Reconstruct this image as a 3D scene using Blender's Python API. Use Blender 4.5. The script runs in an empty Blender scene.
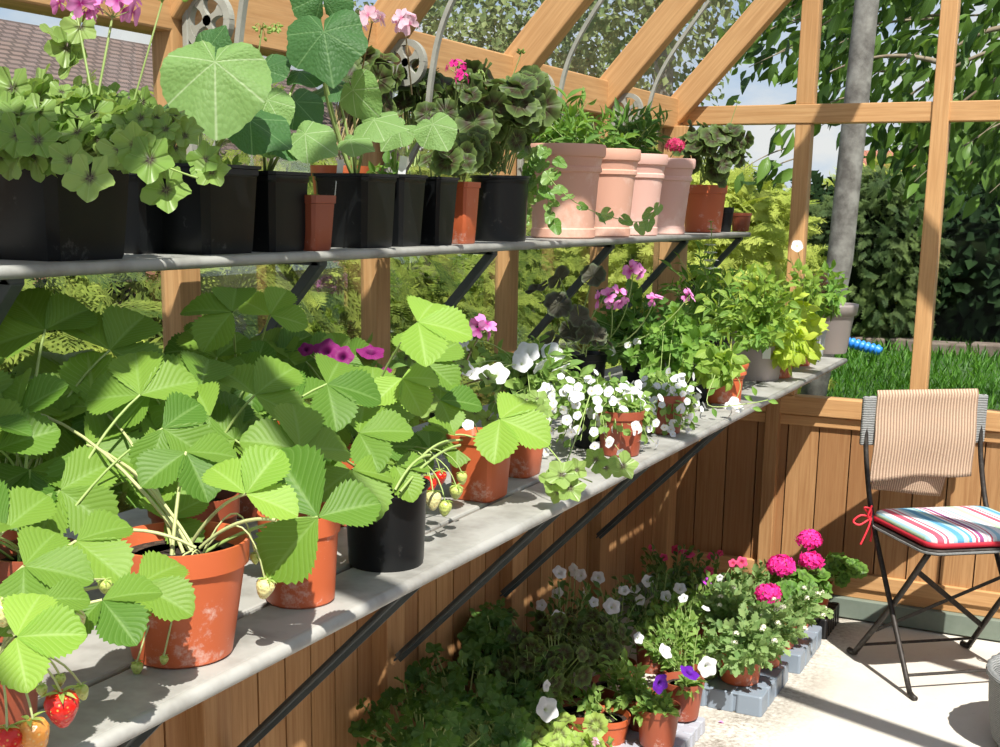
import bpy, math, random
import numpy as np
from mathutils import Vector, Matrix
random.seed(7); RNG = np.random.default_rng(11)
PI = math.pi
SC = bpy.context.scene
COL = SC.collection
# ------------------------------------------------------------------ camera geometry
FPX, CX, CY, EYE = 1248.0, 500.0, 460.0, 1.45
_Y = np.array([1128-CX, 215-CY, FPX]); _Y /= np.linalg.norm(_Y)
_X = np.array([-2098-CX, 165-CY, FPX]); _X -= _Y*(_X@_Y); _X /= -np.linalg.norm(_X)
_Z = np.cross(_X, _Y)
if _Z[1] > 0: _Z = -_Z
RW = np.array([_X, _Y, _Z])
def _ray(px, py): return RW @ np.array([px-CX, py-CY, FPX])
def at_y(px, py, y):
    d = _ray(px, py); return d*(y/d[1]) + np.array([0, 0, EYE])
def at_x(px, py, x):
    d = _ray(px, py); return d*(x/d[0]) + np.array([0, 0, EYE])
def at_z(px, py, z):
    d = _ray(px, py); return d*((z-EYE)/d[2]) + np.array([0, 0, EYE])
def ppm(p):                                   # picture pixels per metre at a point
    c = RW.T @ (np.array(p)-np.array([0, 0, EYE])); return FPX/c[2]*1.07
# ------------------------------------------------------------------ mesh builder
class MB:
    def __init__(s): s.v=[]; s.f=[]; s.u=[]; s.m=[]; s.n=0
    def add(s, v, faces, uv=None, mi=0):
        v=np.asarray(v,float).reshape(-1,3)
        uv=np.zeros((len(v),2)) if uv is None else np.asarray(uv,float)
        by={}
        for f in faces: by.setdefault(len(f),[]).append(f)
        for k,a in by.items():
            a=np.asarray(a,int)+s.n; s.f.append(a); s.m.append(np.full(len(a),mi))
        s.v.append(v); s.u.append(uv); s.n+=len(v); return s
    def inst(s, T, mats, mi=0):               # T=(v,{k:faces},uv), mats = list of 4x4
        if len(mats)==0: return s
        v,fs,uv=T; M=np.asarray(mats,float); K=len(M); n=len(v)
        vv=np.einsum('kij,nj->kni',M[:,:3,:3],v)+M[:,None,:3,3]
        off=(np.arange(K)*n+s.n)[:,None,None]
        for k,a in fs.items():
            s.f.append((a[None]+off).reshape(-1,k)); s.m.append(np.full(K*len(a),mi))
        s.v.append(vv.reshape(-1,3)); s.u.append(np.tile(uv,(K,1))); s.n+=K*n; return s
    def box(s, lo, hi, mi=0):
        lo=np.array(lo,float); hi=np.array(hi,float)
        L=hi-lo; ax=int(np.argmax(L)); o=[i for i in range(3) if i!=ax]
        quads=[((0,0,0),(0,1,0),(1,1,0),(1,0,0)),((0,0,1),(1,0,1),(1,1,1),(0,1,1)),
               ((0,0,0),(1,0,0),(1,0,1),(0,0,1)),((0,1,0),(0,1,1),(1,1,1),(1,1,0)),
               ((0,0,0),(0,0,1),(0,1,1),(0,1,0)),((1,0,0),(1,1,0),(1,1,1),(1,0,1))]
        V=[[x,y,z] for x in (lo[0],hi[0]) for y in (lo[1],hi[1]) for z in (lo[2],hi[2])]
        V=np.array(V); uv=np.c_[V[:,o[0]]+V[:,o[1]]*.9, V[:,ax]]
        F=[[q[0]*4+q[1]*2+q[2] for q in f] for f in quads]
        return s.add(V,F,uv,mi)
    def tube(s, pts, r, n=6, mi=0, cap=True):
        P=np.asarray(pts,float); N=len(P); r=np.broadcast_to(np.asarray(r,float),(N,))
        T=np.gradient(P,axis=0) if N>2 else np.array([P[1]-P[0]]*2)
        T/=np.linalg.norm(T,axis=1)[:,None]+1e-12
        up=np.array([0,0,1.]) if abs(T[0][2])<.9 else np.array([1.,0,0])
        a=np.cross(T[0],up); a/=np.linalg.norm(a); V=[];U=[];d=0
        for i in range(N):
            a=a-T[i]*(a@T[i]); a/=np.linalg.norm(a)+1e-12; b=np.cross(T[i],a)
            if i: d+=np.linalg.norm(P[i]-P[i-1])
            for k in range(n):
                t=2*PI*k/n; V.append(P[i]+r[i]*(a*math.cos(t)+b*math.sin(t))); U.append((k/n,d))
        F=[(i*n+k,i*n+(k+1)%n,(i+1)*n+(k+1)%n,(i+1)*n+k) for i in range(N-1) for k in range(n)]
        if cap: F+= [tuple(range(n))[::-1], tuple(range((N-1)*n,N*n))]
        return s.add(V,F,U,mi)
    def lathe(s, prof, n=32, sq=0.0, M=None, mi=0, ripple=None):
        V=[];U=[]
        for j,(r,z) in enumerate(prof):
            for k in range(n):
                t=2*PI*k/n; c,q=math.cos(t),math.sin(t); rr=r
                if sq>0:
                    p=2+sq; rr=r/((abs(c)**p+abs(q)**p)**(1/p))
                if ripple: rr*=ripple(t,z)
                V.append((rr*c,rr*q,z)); U.append((k/n,z*8))
        V=np.array(V)
        if M is not None: V=V@np.asarray(M)[:3,:3].T+np.asarray(M)[:3,3]
        m=len(prof)
        F=[(j*n+k,j*n+(k+1)%n,(j+1)*n+(k+1)%n,(j+1)*n+k) for j in range(m-1) for k in range(n)]
        if prof[0][0]>1e-5: F.append(tuple(range(n))[::-1])
        if prof[-1][0]>1e-5: F.append(tuple(range((m-1)*n,m*n)))
        return s.add(V,F,U,mi)
    def build(s, name, mats, parent=None, smooth=False, loc=None, bevel=0):
        me=bpy.data.meshes.new(name)
        V=np.concatenate(s.v); tot=len(V); F=s.f
        me.vertices.add(tot); me.vertices.foreach_set('co',V.ravel().astype(np.float32))
        li=np.concatenate([a.ravel() for a in F]); sz=np.concatenate([np.full(len(a),a.shape[1]) for a in F])
        me.loops.add(len(li)); me.loops.foreach_set('vertex_index',li.astype(np.int32))
        me.polygons.add(len(sz)); st=np.r_[0,np.cumsum(sz)[:-1]]
        me.polygons.foreach_set('loop_start',st.astype(np.int32)); me.polygons.foreach_set('loop_total',sz.astype(np.int32))
        me.polygons.foreach_set('material_index',np.concatenate(s.m).astype(np.int32))
        uvl=me.uv_layers.new(name='UVMap'); U=np.concatenate(s.u)
        uvl.data.foreach_set('uv',U[li].ravel().astype(np.float32))
        me.update(calc_edges=True); me.validate()
        me.polygons.foreach_set('use_smooth',np.full(len(sz),bool(smooth)))
        if not isinstance(mats,(list,tuple)): mats=[mats]
        for m in mats: me.materials.append(m)
        o=bpy.data.objects.new(name,me); COL.objects.link(o)
        if parent is not None: o.parent=parent
        if loc is not None: o.location=loc
        if bevel:
            b=o.modifiers.new('b','BEVEL'); b.width=bevel; b.segments=2; b.limit_method='ANGLE'
        return o
def tag(o,label=None,cat=None,group=None,kind=None):
    if label: o['label']=label
    if cat: o['category']=cat
    if group: o['group']=group
    if kind: o['kind']=kind
    return o
def thing(name,label,cat,loc=(0,0,0),group=None,kind=None,rz=0):
    o=bpy.data.objects.new(name,None); COL.objects.link(o); o.empty_display_size=.05
    o.location=loc; o.rotation_euler=(0,0,rz); return tag(o,label,cat,group,kind)
def frame(p,ydir,nrm,s=1.0):
    y=np.asarray(ydir,float); y=y/(np.linalg.norm(y)+1e-12)
    z=np.asarray(nrm,float); x=np.cross(y,z); l=np.linalg.norm(x)
    if l<1e-6: x=np.cross(y,[1,.1,0]); l=np.linalg.norm(x)
    x/=l; z=np.cross(x,y); M=np.eye(4)
    M[:3,0]=x*s; M[:3,1]=y*s; M[:3,2]=z*s; M[:3,3]=p; return M
def rnd(a,b): return random.uniform(a,b)
def nz(v): v=np.asarray(v,float); return v/(np.linalg.norm(v)+1e-12)
# ------------------------------------------------------------------ materials
def mat(name):
    m=bpy.data.materials.new(name); m.use_nodes=True; nt=m.node_tree; nt.nodes.clear()
    return m,nt,nt.nodes,nt.links
def mth(nt,op,a,b=None,c=None):
    n=nt.nodes.new('ShaderNodeMath'); n.operation=op
    for i,x in enumerate((a,b,c)):
        if x is None: continue
        if isinstance(x,(int,float)): n.inputs[i].default_value=x
        else: nt.links.new(x,n.inputs[i])
    return n.outputs[0]
def mixc(nt,f,a,b):
    n=nt.nodes.new('ShaderNodeMix'); n.data_type='RGBA'
    for k,x in ((0,f),(6,a),(7,b)):
        if isinstance(x,(int,float)): n.inputs[k].default_value=x
        elif isinstance(x,tuple): n.inputs[k].default_value=(*x[:3],1)
        else: nt.links.new(x,n.inputs[k])
    return n.outputs[2]
def noise(nt,vec,scale,detail=3,rough=.5):
    n=nt.nodes.new('ShaderNodeTexNoise'); n.inputs['Scale'].default_value=scale
    n.inputs['Detail'].default_value=detail; n.inputs['Roughness'].default_value=rough
    if vec is not None: nt.links.new(vec,n.inputs['Vector'])
    return n.outputs['Fac']
def ramp(nt,f,a,b,c0=(0,0,0),c1=(1,1,1)):
    n=nt.nodes.new('ShaderNodeMapRange'); n.inputs[1].default_value=a; n.inputs[2].default_value=b
    nt.links.new(f,n.inputs[0]); return n.outputs[0]
def texco(nt,kind='Object',scale=None):
    t=nt.nodes.new('ShaderNodeTexCoord').outputs[kind]
    if scale:
        m=nt.nodes.new('ShaderNodeMapping'); m.inputs['Scale'].default_value=scale
        nt.links.new(t,m.inputs['Vector']); t=m.outputs[0]
    return t
def bump(nt,h,strength=.3,dist=.01):
    b=nt.nodes.new('ShaderNodeBump'); b.inputs['Strength'].default_value=strength; b.inputs['Distance'].default_value=dist
    nt.links.new(h,b.inputs['Height']); return b.outputs[0]
def princ(nt,col,rough=.5,metal=0,spec=.5,nrm=None):
    p=nt.nodes.new('ShaderNodeBsdfPrincipled')
    if isinstance(col,tuple): p.inputs['Base Color'].default_value=(*col[:3],1)
    else: nt.links.new(col,p.inputs['Base Color'])
    if isinstance(rough,(int,float)): p.inputs['Roughness'].default_value=rough
    else: nt.links.new(rough,p.inputs['Roughness'])
    p.inputs['Metallic'].default_value=metal; p.inputs['Specular IOR Level'].default_value=spec
    if nrm is not None: nt.links.new(nrm,p.inputs['Normal'])
    return p
def out(nt,sh):
    o=nt.nodes.new('ShaderNodeOutputMaterial'); nt.links.new(sh,o.inputs['Surface'])
def simple(name,col,rough=.5,metal=0,var=.0,scale=20,spec=.5,bmp=0,col2=None,lo=.35,hi=.65):
    m,nt,N,L=mat(name); c=col
    nf=noise(nt,texco(nt),scale,4,.6)
    if col2 is not None: c=mixc(nt,ramp(nt,nf,lo,hi),col,col2)
    p=princ(nt,c,rough,metal,spec,bump(nt,nf,bmp,.005) if bmp else None); out(nt,p.outputs[0]); return m
def island(nt): return nt.nodes.new('ShaderNodeNewGeometry').outputs['Random Per Island']
def leaf_mat(name,c1,c2,under=None,vein=None,vs=.5,kind='pinnate',trans=.35,rough=.5,nv=9,zone=None,edge=None,spec=.3,wr=0.0,patch=0):
    """uv: pinnate u=across -1..1, v=along 0..1 ; palmate uv=(x,y) in unit disc about the petiole"""
    m,nt,N,L=mat(name)
    r=island(nt)
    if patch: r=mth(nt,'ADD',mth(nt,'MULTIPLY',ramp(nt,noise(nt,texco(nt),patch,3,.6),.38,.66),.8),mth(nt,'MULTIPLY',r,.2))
    col=mixc(nt,r,c1,c2)
    uvn=N.new('ShaderNodeTexCoord').outputs['UV']; sp=N.new('ShaderNodeSeparateXYZ'); L.new(uvn,sp.inputs[0])
    u,v=sp.outputs[0],sp.outputs[1]
    if kind=='pinnate':
        au=mth(nt,'ABSOLUTE',u)
        a=mth(nt,'FRACT',mth(nt,'MULTIPLY',mth(nt,'SUBTRACT',v,mth(nt,'MULTIPLY',au,.38)),float(nv)))
        w=mth(nt,'ABSOLUTE',mth(nt,'SUBTRACT',a,.5))               # 0 at vein
        side=mth(nt,'SUBTRACT',1.0,ramp(nt,w,.02,.14))
        mid=mth(nt,'SUBTRACT',1.0,ramp(nt,au,.03,.09))
        ve=mth(nt,'MAXIMUM',mth(nt,'MULTIPLY',side,.55),mid); hgt=mth(nt,'SUBTRACT',w,mth(nt,'MULTIPLY',mid,.5)); rad=au
    else:
        th=mth(nt,'ARCTAN2',u,v); rad=mth(nt,'SQRT',mth(nt,'ADD',mth(nt,'MULTIPLY',u,u),mth(nt,'MULTIPLY',v,v)))
        a=mth(nt,'FRACT',mth(nt,'ADD',mth(nt,'MULTIPLY',th,7/(2*PI)),.5)); w=mth(nt,'MULTIPLY',mth(nt,'ABSOLUTE',mth(nt,'SUBTRACT',a,.5)),mth(nt,'ADD',rad,.02))
        ve=mth(nt,'SUBTRACT',1.0,ramp(nt,w,.006,.03)); hgt=ramp(nt,w,0,.12)
    if zone:   # (colour, r0, r1, r2)
        zc,r0,r1,r2=zone; nn=noise(nt,uvn,5,2)
        rr=mth(nt,'ADD',rad,mth(nt,'MULTIPLY',mth(nt,'SUBTRACT',nn,.5),.35))
        zf=mth(nt,'MULTIPLY',ramp(nt,rr,r0,r1),mth(nt,'SUBTRACT',1.0,ramp(nt,rr,r1,r2)))
        col=mixc(nt,zf,col,zc)
    if edge:
        ec,e0,e1=edge; col=mixc(nt,ramp(nt,rad,e0,e1),col,ec)
    if vein: col=mixc(nt,mth(nt,'MULTIPLY',ve,vs),col,vein)
    if under:
        bf=N.new('ShaderNodeNewGeometry').outputs['Backfacing']; col=mixc(nt,mth(nt,'MULTIPLY',bf,.7),col,under)
    h=hgt
    if wr:
        vo=N.new('ShaderNodeTexVoronoi'); vo.inputs['Scale'].default_value=14; L.new(uvn,vo.inputs['Vector'])
        h=mth(nt,'ADD',mth(nt,'MULTIPLY',hgt,.5),mth(nt,'MULTIPLY',vo.outputs['Distance'],-wr))
    p=princ(nt,col,rough,0,spec,bump(nt,h,.22 if kind=='pinnate' else .5,.003))
    t=N.new('ShaderNodeBsdfTranslucent'); hs=N.new('ShaderNodeHueSaturation'); hs.inputs['Saturation'].default_value=1.1; hs.inputs['Value'].default_value=1.5
    hs.inputs['Hue'].default_value=.485; L.new(col,hs.inputs['Color']); L.new(hs.outputs[0],t.inputs['Color'])
    mx=N.new('ShaderNodeMixShader'); mx.inputs[0].default_value=trans; L.new(p.outputs[0],mx.inputs[1]); L.new(t.outputs[0],mx.inputs[2])
    out(nt,mx.outputs[0]); return m
def petal_mat(name,c1,c2,throat=None,r0=.1,r1=.35,trans=.3,veins=None):
    m,nt,N,L=mat(name); col=mixc(nt,island(nt),c1,c2)
    uvn=N.new('ShaderNodeTexCoord').outputs['UV']; sp=N.new('ShaderNodeSeparateXYZ'); L.new(uvn,sp.inputs[0])
    u,v=sp.outputs[0],sp.outputs[1]
    rad=mth(nt,'SQRT',mth(nt,'ADD',mth(nt,'MULTIPLY',u,u),mth(nt,'MULTIPLY',v,v)))
    if veins:
        th=mth(nt,'ARCTAN2',u,v); w=mth(nt,'SINE',mth(nt,'MULTIPLY',th,25.0))
        col=mixc(nt,mth(nt,'MULTIPLY',ramp(nt,w,.4,1),mth(nt,'SUBTRACT',1.0,ramp(nt,rad,.3,1.0))),col,veins)
    if throat: col=mixc(nt,mth(nt,'SUBTRACT',1.0,ramp(nt,rad,r0,r1)),col,throat)
    p=princ(nt,col,.6,0,.3); t=N.new('ShaderNodeBsdfTranslucent'); L.new(col,t.inputs['Color'])
    mx=N.new('ShaderNodeMixShader'); mx.inputs[0].default_value=trans; L.new(p.outputs[0],mx.inputs[1]); L.new(t.outputs[0],mx.inputs[2])
    out(nt,mx.outputs[0]); return m
def wood_mat(name,c1,c2,c3):
    m,nt,N,L=mat(name); uv=N.new('ShaderNodeTexCoord').outputs['UV']; r=island(nt)
    mp=N.new('ShaderNodeMapping'); mp.inputs['Scale'].default_value=(70,2.2,1); L.new(uv,mp.inputs['Vector'])
    cb=N.new('ShaderNodeCombineXYZ'); L.new(mth(nt,'MULTIPLY',r,17.0),cb.inputs[0]); L.new(mth(nt,'MULTIPLY',r,31.0),cb.inputs[1]); L.new(cb.outputs[0],mp.inputs['Location'])
    g=noise(nt,mp.outputs[0],1.6,5,.6)
    mp2=N.new('ShaderNodeMapping'); mp2.inputs['Scale'].default_value=(160,5,1); L.new(uv,mp2.inputs['Vector'])
    g2=noise(nt,mp2.outputs[0],2,3,.6)
    c=mixc(nt,ramp(nt,g,.36,.62),c1,c2); c=mixc(nt,mth(nt,'MULTIPLY',r,.65),c,c3); c=mixc(nt,mth(nt,'MULTIPLY',ramp(nt,g2,.5,.75),.25),c,tuple(x*.5 for x in c1))
    p=princ(nt,c,.55,0,.35,bump(nt,g,.15,.002)); out(nt,p.outputs[0]); return m
def plastic_pot(name,c,c2,dust=(.75,.68,.62),amt=.57,rough=.42,dsc=14,spec=.5):
    m,nt,N,L=mat(name); co=texco(nt)
    n1=noise(nt,co,9,3); n2=noise(nt,co,dsc,8,.72)
    oi=N.new('ShaderNodeObjectInfo').outputs['Random']
    col=mixc(nt,mth(nt,'ADD',mth(nt,'MULTIPLY',n1,.5),mth(nt,'MULTIPLY',oi,.4)),c,c2)
    d=mth(nt,'MULTIPLY',ramp(nt,n2,amt,amt+.12),.7); col=mixc(nt,d,col,dust)
    p=princ(nt,col,mth(nt,'ADD',mth(nt,'MULTIPLY',d,.4),rough),0,spec); out(nt,p.outputs[0]); return m
M={}
M['cedar']=wood_mat('cedar',(.50,.275,.115),(.63,.38,.175),(.47,.235,.09))
M['cedar_board']=wood_mat('cedar_board',(.37,.19,.077),(.50,.29,.13),(.25,.11,.043))
M['groove']=simple('shadow_groove_board',(.16,.07,.03),.8)
M['plinth']=simple('painted_plinth',(.16,.20,.16),.5,var=.1,col2=(.19,.23,.19))
M['alu']=simple('grey_casting',(.40,.40,.35),.6,.0,col2=(.30,.30,.26))
M['shelf']=simple('weathered_slat',(.36,.36,.335),.55,.0,scale=11,col2=(.19,.185,.165),bmp=.15,lo=.45,hi=.75)
M['bracket']=simple('dark_strip',(.055,.068,.07),.5,.1,col2=(.08,.092,.09))
M['batten']=simple('batten',(.42,.25,.10),.7,col2=(.34,.2,.08))
M['orange']=plastic_pot('orange_plastic',(.56,.13,.045),(.48,.10,.035))
M['brown']=plastic_pot('brown_plastic',(.34,.085,.04),(.27,.06,.03),amt=.60)
M['black']=plastic_pot('black_plastic',(.006,.007,.008),(.010,.011,.012),dust=(.14,.14,.135),amt=.62,rough=.36,dsc=20,spec=.3)
M['taupe']=plastic_pot('taupe_plastic',(.42,.35,.34),(.46,.39,.37),amt=.7,rough=.5)
M['greenpot']=plastic_pot('green_plastic',(.16,.24,.08),(.2,.28,.1),amt=.7)
M['greyclear']=plastic_pot('grey_clear_plastic',(.36,.38,.38),(.42,.44,.44),amt=.7,rough=.35)
M['terra']=plastic_pot('pink_terracotta',(.72,.40,.29),(.66,.36,.27),dust=(.80,.58,.48),amt=.52,rough=.75,dsc=7)
M['terra2']=plastic_pot('pale_pink_terracotta',(.74,.46,.40),(.70,.42,.35),dust=(.82,.62,.56),amt=.52,rough=.75,dsc=7)
M['soil']=simple('compost',(.022,.014,.009),.95,scale=90,col2=(.10,.065,.04),bmp=.9,lo=.5,hi=.7)
M['steel']=simple('dark_iron',(.035,.03,.026),.55,.4,col2=(.09,.08,.07),scale=60,lo=.5,hi=.8)
M['white']=simple('white_plastic',(.85,.86,.88),.4)
M['blue']=simple('blue_plastic',(.02,.20,.75),.35,col2=(.05,.3,.85))
M['traygrey']=plastic_pot('blue_grey_tray',(.20,.25,.31),(.25,.30,.36),dust=(.55,.58,.6),amt=.62,rough=.4)
M['paletray']=plastic_pot('pale_tray',(.36,.38,.43),(.42,.44,.5),amt=.7,rough=.4)
M['blacktray']=simple('black_tray',(.012,.012,.013),.35)
M['redtie']=simple('red_ribbon',(.75,.03,.05),.6)
M['stem']=simple('green_stem',(.26,.38,.10),.5,col2=(.36,.46,.16))
M['redstem']=simple('reddish_stem',(.24,.16,.07),.5,col2=(.3,.24,.1))
M['palestem']=simple('pale_stem',(.50,.52,.24),.5,col2=(.42,.48,.2))
# leaves
M['straw']=leaf_mat('strawberry_leaf',(.075,.18,.020),(.195,.335,.045),under=(.30,.42,.24),vein=(.30,.46,.15),vs=.28,nv=9,trans=.30)
M['strawlime']=leaf_mat('young_strawberry_leaf',(.20,.37,.045),(.28,.46,.07),under=(.36,.47,.25),vein=(.40,.56,.18),vs=.4,nv=9)
M['squash']=leaf_mat('squash_leaf',(.20,.36,.11),(.25,.41,.13),under=(.3,.42,.2),vein=(.50,.62,.36),vs=.7,kind='palmate',wr=.8,rough=.55)
M['squashdark']=leaf_mat('dark_squash_leaf',(.05,.145,.045),(.085,.20,.06),under=(.2,.34,.12),vein=(.22,.38,.16),vs=.6,kind='palmate',wr=.8,rough=.5)
M['ivyger']=leaf_mat('ivy_geranium_leaf',(.18,.31,.065),(.31,.44,.13),vein=(.5,.6,.3),vs=.25,kind='palmate',zone=((.07,.04,.045),-.6,.16,.46),rough=.35)
M['zonal']=leaf_mat('dark_zonal_leaf',(.055,.095,.025),(.10,.155,.04),vein=(.16,.22,.08),vs=.5,kind='palmate',zone=((.05,.028,.018),.2,.5,.85),edge=((.15,.22,.06),.85,1.0),rough=.5,trans=.25)
M['bronze']=leaf_mat('bronze_zonal_leaf',(.06,.058,.038),(.085,.082,.05),vein=(.10,.10,.06),vs=.4,kind='palmate',edge=((.14,.18,.10),.84,1.0),rough=.55,trans=.2)
M['geran']=leaf_mat('green_geranium_leaf',(.10,.24,.04),(.18,.34,.06),vein=(.25,.4,.1),vs=.3,kind='palmate',zone=((.05,.11,.02),.35,.55,.8),rough=.5)
M['ivydark']=leaf_mat('trailing_dark_leaf',(.055,.14,.03),(.11,.22,.045),vein=(.2,.32,.1),vs=.3,kind='palmate',rough=.45)
M['limezone']=leaf_mat('lime_zoned_leaf',(.30,.45,.08),(.38,.51,.13),vein=(.5,.65,.3),vs=.3,kind='palmate',zone=((.12,.13,.04),.25,.5,.78),rough=.5)
M['petuleaf']=leaf_mat('petunia_leaf',(.13,.26,.05),(.27,.41,.10),vein=(.4,.5,.2),vs=.2,nv=6,rough=.55)
M['petuleafshade']=leaf_mat('shaded_petunia_leaf',(.07,.15,.04),(.13,.24,.06),vein=(.2,.3,.1),vs=.2,nv=6,rough=.55)  # darker copy of the petunia leaf, shade mixed into its colour
M['herb']=leaf_mat('herb_leaf',(.10,.235,.04),(.21,.37,.065),vein=(.3,.5,.1),vs=.3,nv=7)
M['herbdark']=leaf_mat('dark_herb_leaf',(.07,.17,.035),(.13,.26,.05),vein=(.2,.3,.1),vs=.3,nv=7)
M['lime']=leaf_mat('lime_basil_leaf',(.36,.50,.05),(.50,.62,.09),vein=(.6,.75,.2),vs=.3,nv=6,trans=.45)
M['basil']=leaf_mat('basil_leaf',(.13,.26,.04),(.33,.47,.08),vein=(.5,.65,.2),vs=.3,nv=6,trans=.4)
M['coleus']=leaf_mat('bronze_leaf',(.10,.05,.04),(.16,.09,.06),vein=(.2,.15,.1),vs=.3,nv=6)
M['marg']=leaf_mat('cut_leaf',(.15,.27,.085),(.28,.40,.15),nv=5,rough=.55)
M['ivy']=leaf_mat('ivy_leaf',(.13,.28,.05),(.30,.46,.14),vein=(.45,.6,.3),vs=.6,kind='palmate',rough=.35)
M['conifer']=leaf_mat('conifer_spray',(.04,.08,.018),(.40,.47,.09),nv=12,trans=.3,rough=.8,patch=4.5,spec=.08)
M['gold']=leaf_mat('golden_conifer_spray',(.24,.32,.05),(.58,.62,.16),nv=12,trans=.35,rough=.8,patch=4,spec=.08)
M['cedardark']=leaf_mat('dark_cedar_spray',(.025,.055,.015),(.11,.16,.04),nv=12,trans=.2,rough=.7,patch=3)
M['cherry']=leaf_mat('cherry_leaf',(.02,.055,.012),(.17,.30,.06),vein=(.2,.35,.1),vs=.2,nv=7,trans=.4,rough=.35)
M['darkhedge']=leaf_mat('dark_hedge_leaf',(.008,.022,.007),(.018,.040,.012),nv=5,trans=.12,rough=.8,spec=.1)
M['farleaf']=leaf_mat('far_leaf',(.10,.15,.05),(.24,.29,.11),nv=5,trans=.3,rough=.6)
M['grass']=leaf_mat('grass_blade',(.045,.15,.015),(.12,.28,.035),nv=1,trans=.3,rough=.5)
M['calyx']=leaf_mat('calyx',(.30,.45,.10),(.4,.52,.16),nv=3)
M['dryleaf']=leaf_mat('dead_leaf',(.55,.35,.08),(.5,.2,.15),nv=5)
M['bark']=simple('pole_wood',(.27,.26,.235),.85,scale=14,col2=(.11,.10,.09),bmp=.5)
M['twig']=simple('twig',(.20,.15,.10),.85,col2=(.3,.25,.18))
# petals
M['p_white']=petal_mat('white_petal',(.76,.78,.80),(.84,.85,.87),(.50,.58,.25),.04,.2)
M['p_white2']=petal_mat('white_small_petal',(.76,.78,.80),(.84,.85,.87),(.7,.65,.2),.05,.2)
M['p_mag']=petal_mat('magenta_petal',(.85,.02,.30),(.95,.06,.42))
M['p_pink']=petal_mat('pink_petal',(.80,.24,.62),(.9,.38,.72),(.45,.02,.25),.1,.45)
M['p_pale']=petal_mat('pale_pink_petal',(.88,.55,.68),(.92,.66,.76),(.8,.2,.4),.05,.3)
M['p_purple']=petal_mat('purple_petal',(.20,.012,.13),(.28,.02,.18),(.06,.0,.05),.08,.4,veins=(.12,.0,.08))
M['p_violet']=petal_mat('violet_petal',(.12,.01,.38),(.17,.02,.46),(.03,.0,.08),.08,.35,veins=(.05,.0,.2))
M['p_rose']=petal_mat('rose_petal',(.70,.04,.16),(.78,.10,.25),(.5,.1,.1),.05,.3,veins=(.45,.01,.08))
M['p_brightpurple']=petal_mat('bright_purple_petal',(.55,.05,.65),(.6,.08,.7),(.2,.0,.3),.08,.35)
M['yellow']=simple('yellow_centre',(.75,.6,.08),.7)
def berry_mat(name,c,seed):
    m,nt,N,L=mat(name); co=texco(nt); vo=N.new('ShaderNodeTexVoronoi'); vo.inputs['Scale'].default_value=230; L.new(co,vo.inputs['Vector'])
    d=ramp(nt,vo.outputs['Distance'],.12,.3); col=mixc(nt,d,seed,c); p=princ(nt,col,.3,0,.5,bump(nt,vo.outputs['Distance'],.5,.002))
    p.inputs['Subsurface Weight'].default_value=.0; out(nt,p.outputs[0]); return m
M['b_red']=berry_mat('ripe_berry',(.62,.015,.01),(.75,.35,.08))
M['b_orange']=berry_mat('turning_berry',(.72,.30,.06),(.7,.55,.2))
M['b_green']=berry_mat('green_berry',(.45,.52,.14),(.30,.35,.08))
M['b_cream']=berry_mat('unripe_berry',(.66,.62,.28),(.55,.3,.1))
# glass
def glass_mat(name,dirt=.0,refl=.35,tint=(.95,.97,.96),dcol=(.45,.45,.36)):
    m,nt,N,L=mat(name); tr=N.new('ShaderNodeBsdfTransparent'); tr.inputs[0].default_value=(*tint,1)
    g=N.new('ShaderNodeBsdfGlossy'); g.inputs['Roughness'].default_value=.01
    fr=N.new('ShaderNodeFresnel'); fr.inputs[0].default_value=1.28
    mx=N.new('ShaderNodeMixShader'); L.new(mth(nt,'MULTIPLY',fr.outputs[0],refl),mx.inputs[0]); L.new(tr.outputs[0],mx.inputs[1]); L.new(g.outputs[0],mx.inputs[2]); s=mx.outputs[0]
    if dirt:
        d=N.new('ShaderNodeBsdfDiffuse'); d.inputs[0].default_value=(*dcol,1)
        t2=N.new('ShaderNodeBsdfTranslucent'); t2.inputs[0].default_value=(*dcol,1)
        dm=N.new('ShaderNodeMixShader'); L.new(d.outputs[0],dm.inputs[1]); L.new(t2.outputs[0],dm.inputs[2])
        co=texco(nt); n=noise(nt,co,90,3,.7); n2=noise(nt,co,3,3)
        fac=mth(nt,'MULTIPLY',mth(nt,'ADD',mth(nt,'MULTIPLY',ramp(nt,n,.58,.75),2.0),n2),dirt)
        m2=N.new('ShaderNodeMixShader'); L.new(fac,m2.inputs[0]); L.new(s,m2.inputs[1]); L.new(dm.outputs[0],m2.inputs[2]); s=m2.outputs[0]
    out(nt,s); return m
M['glass']=glass_mat('clear_glass'); M['roofglass']=glass_mat('dusty_roof_glass',.16)
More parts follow.
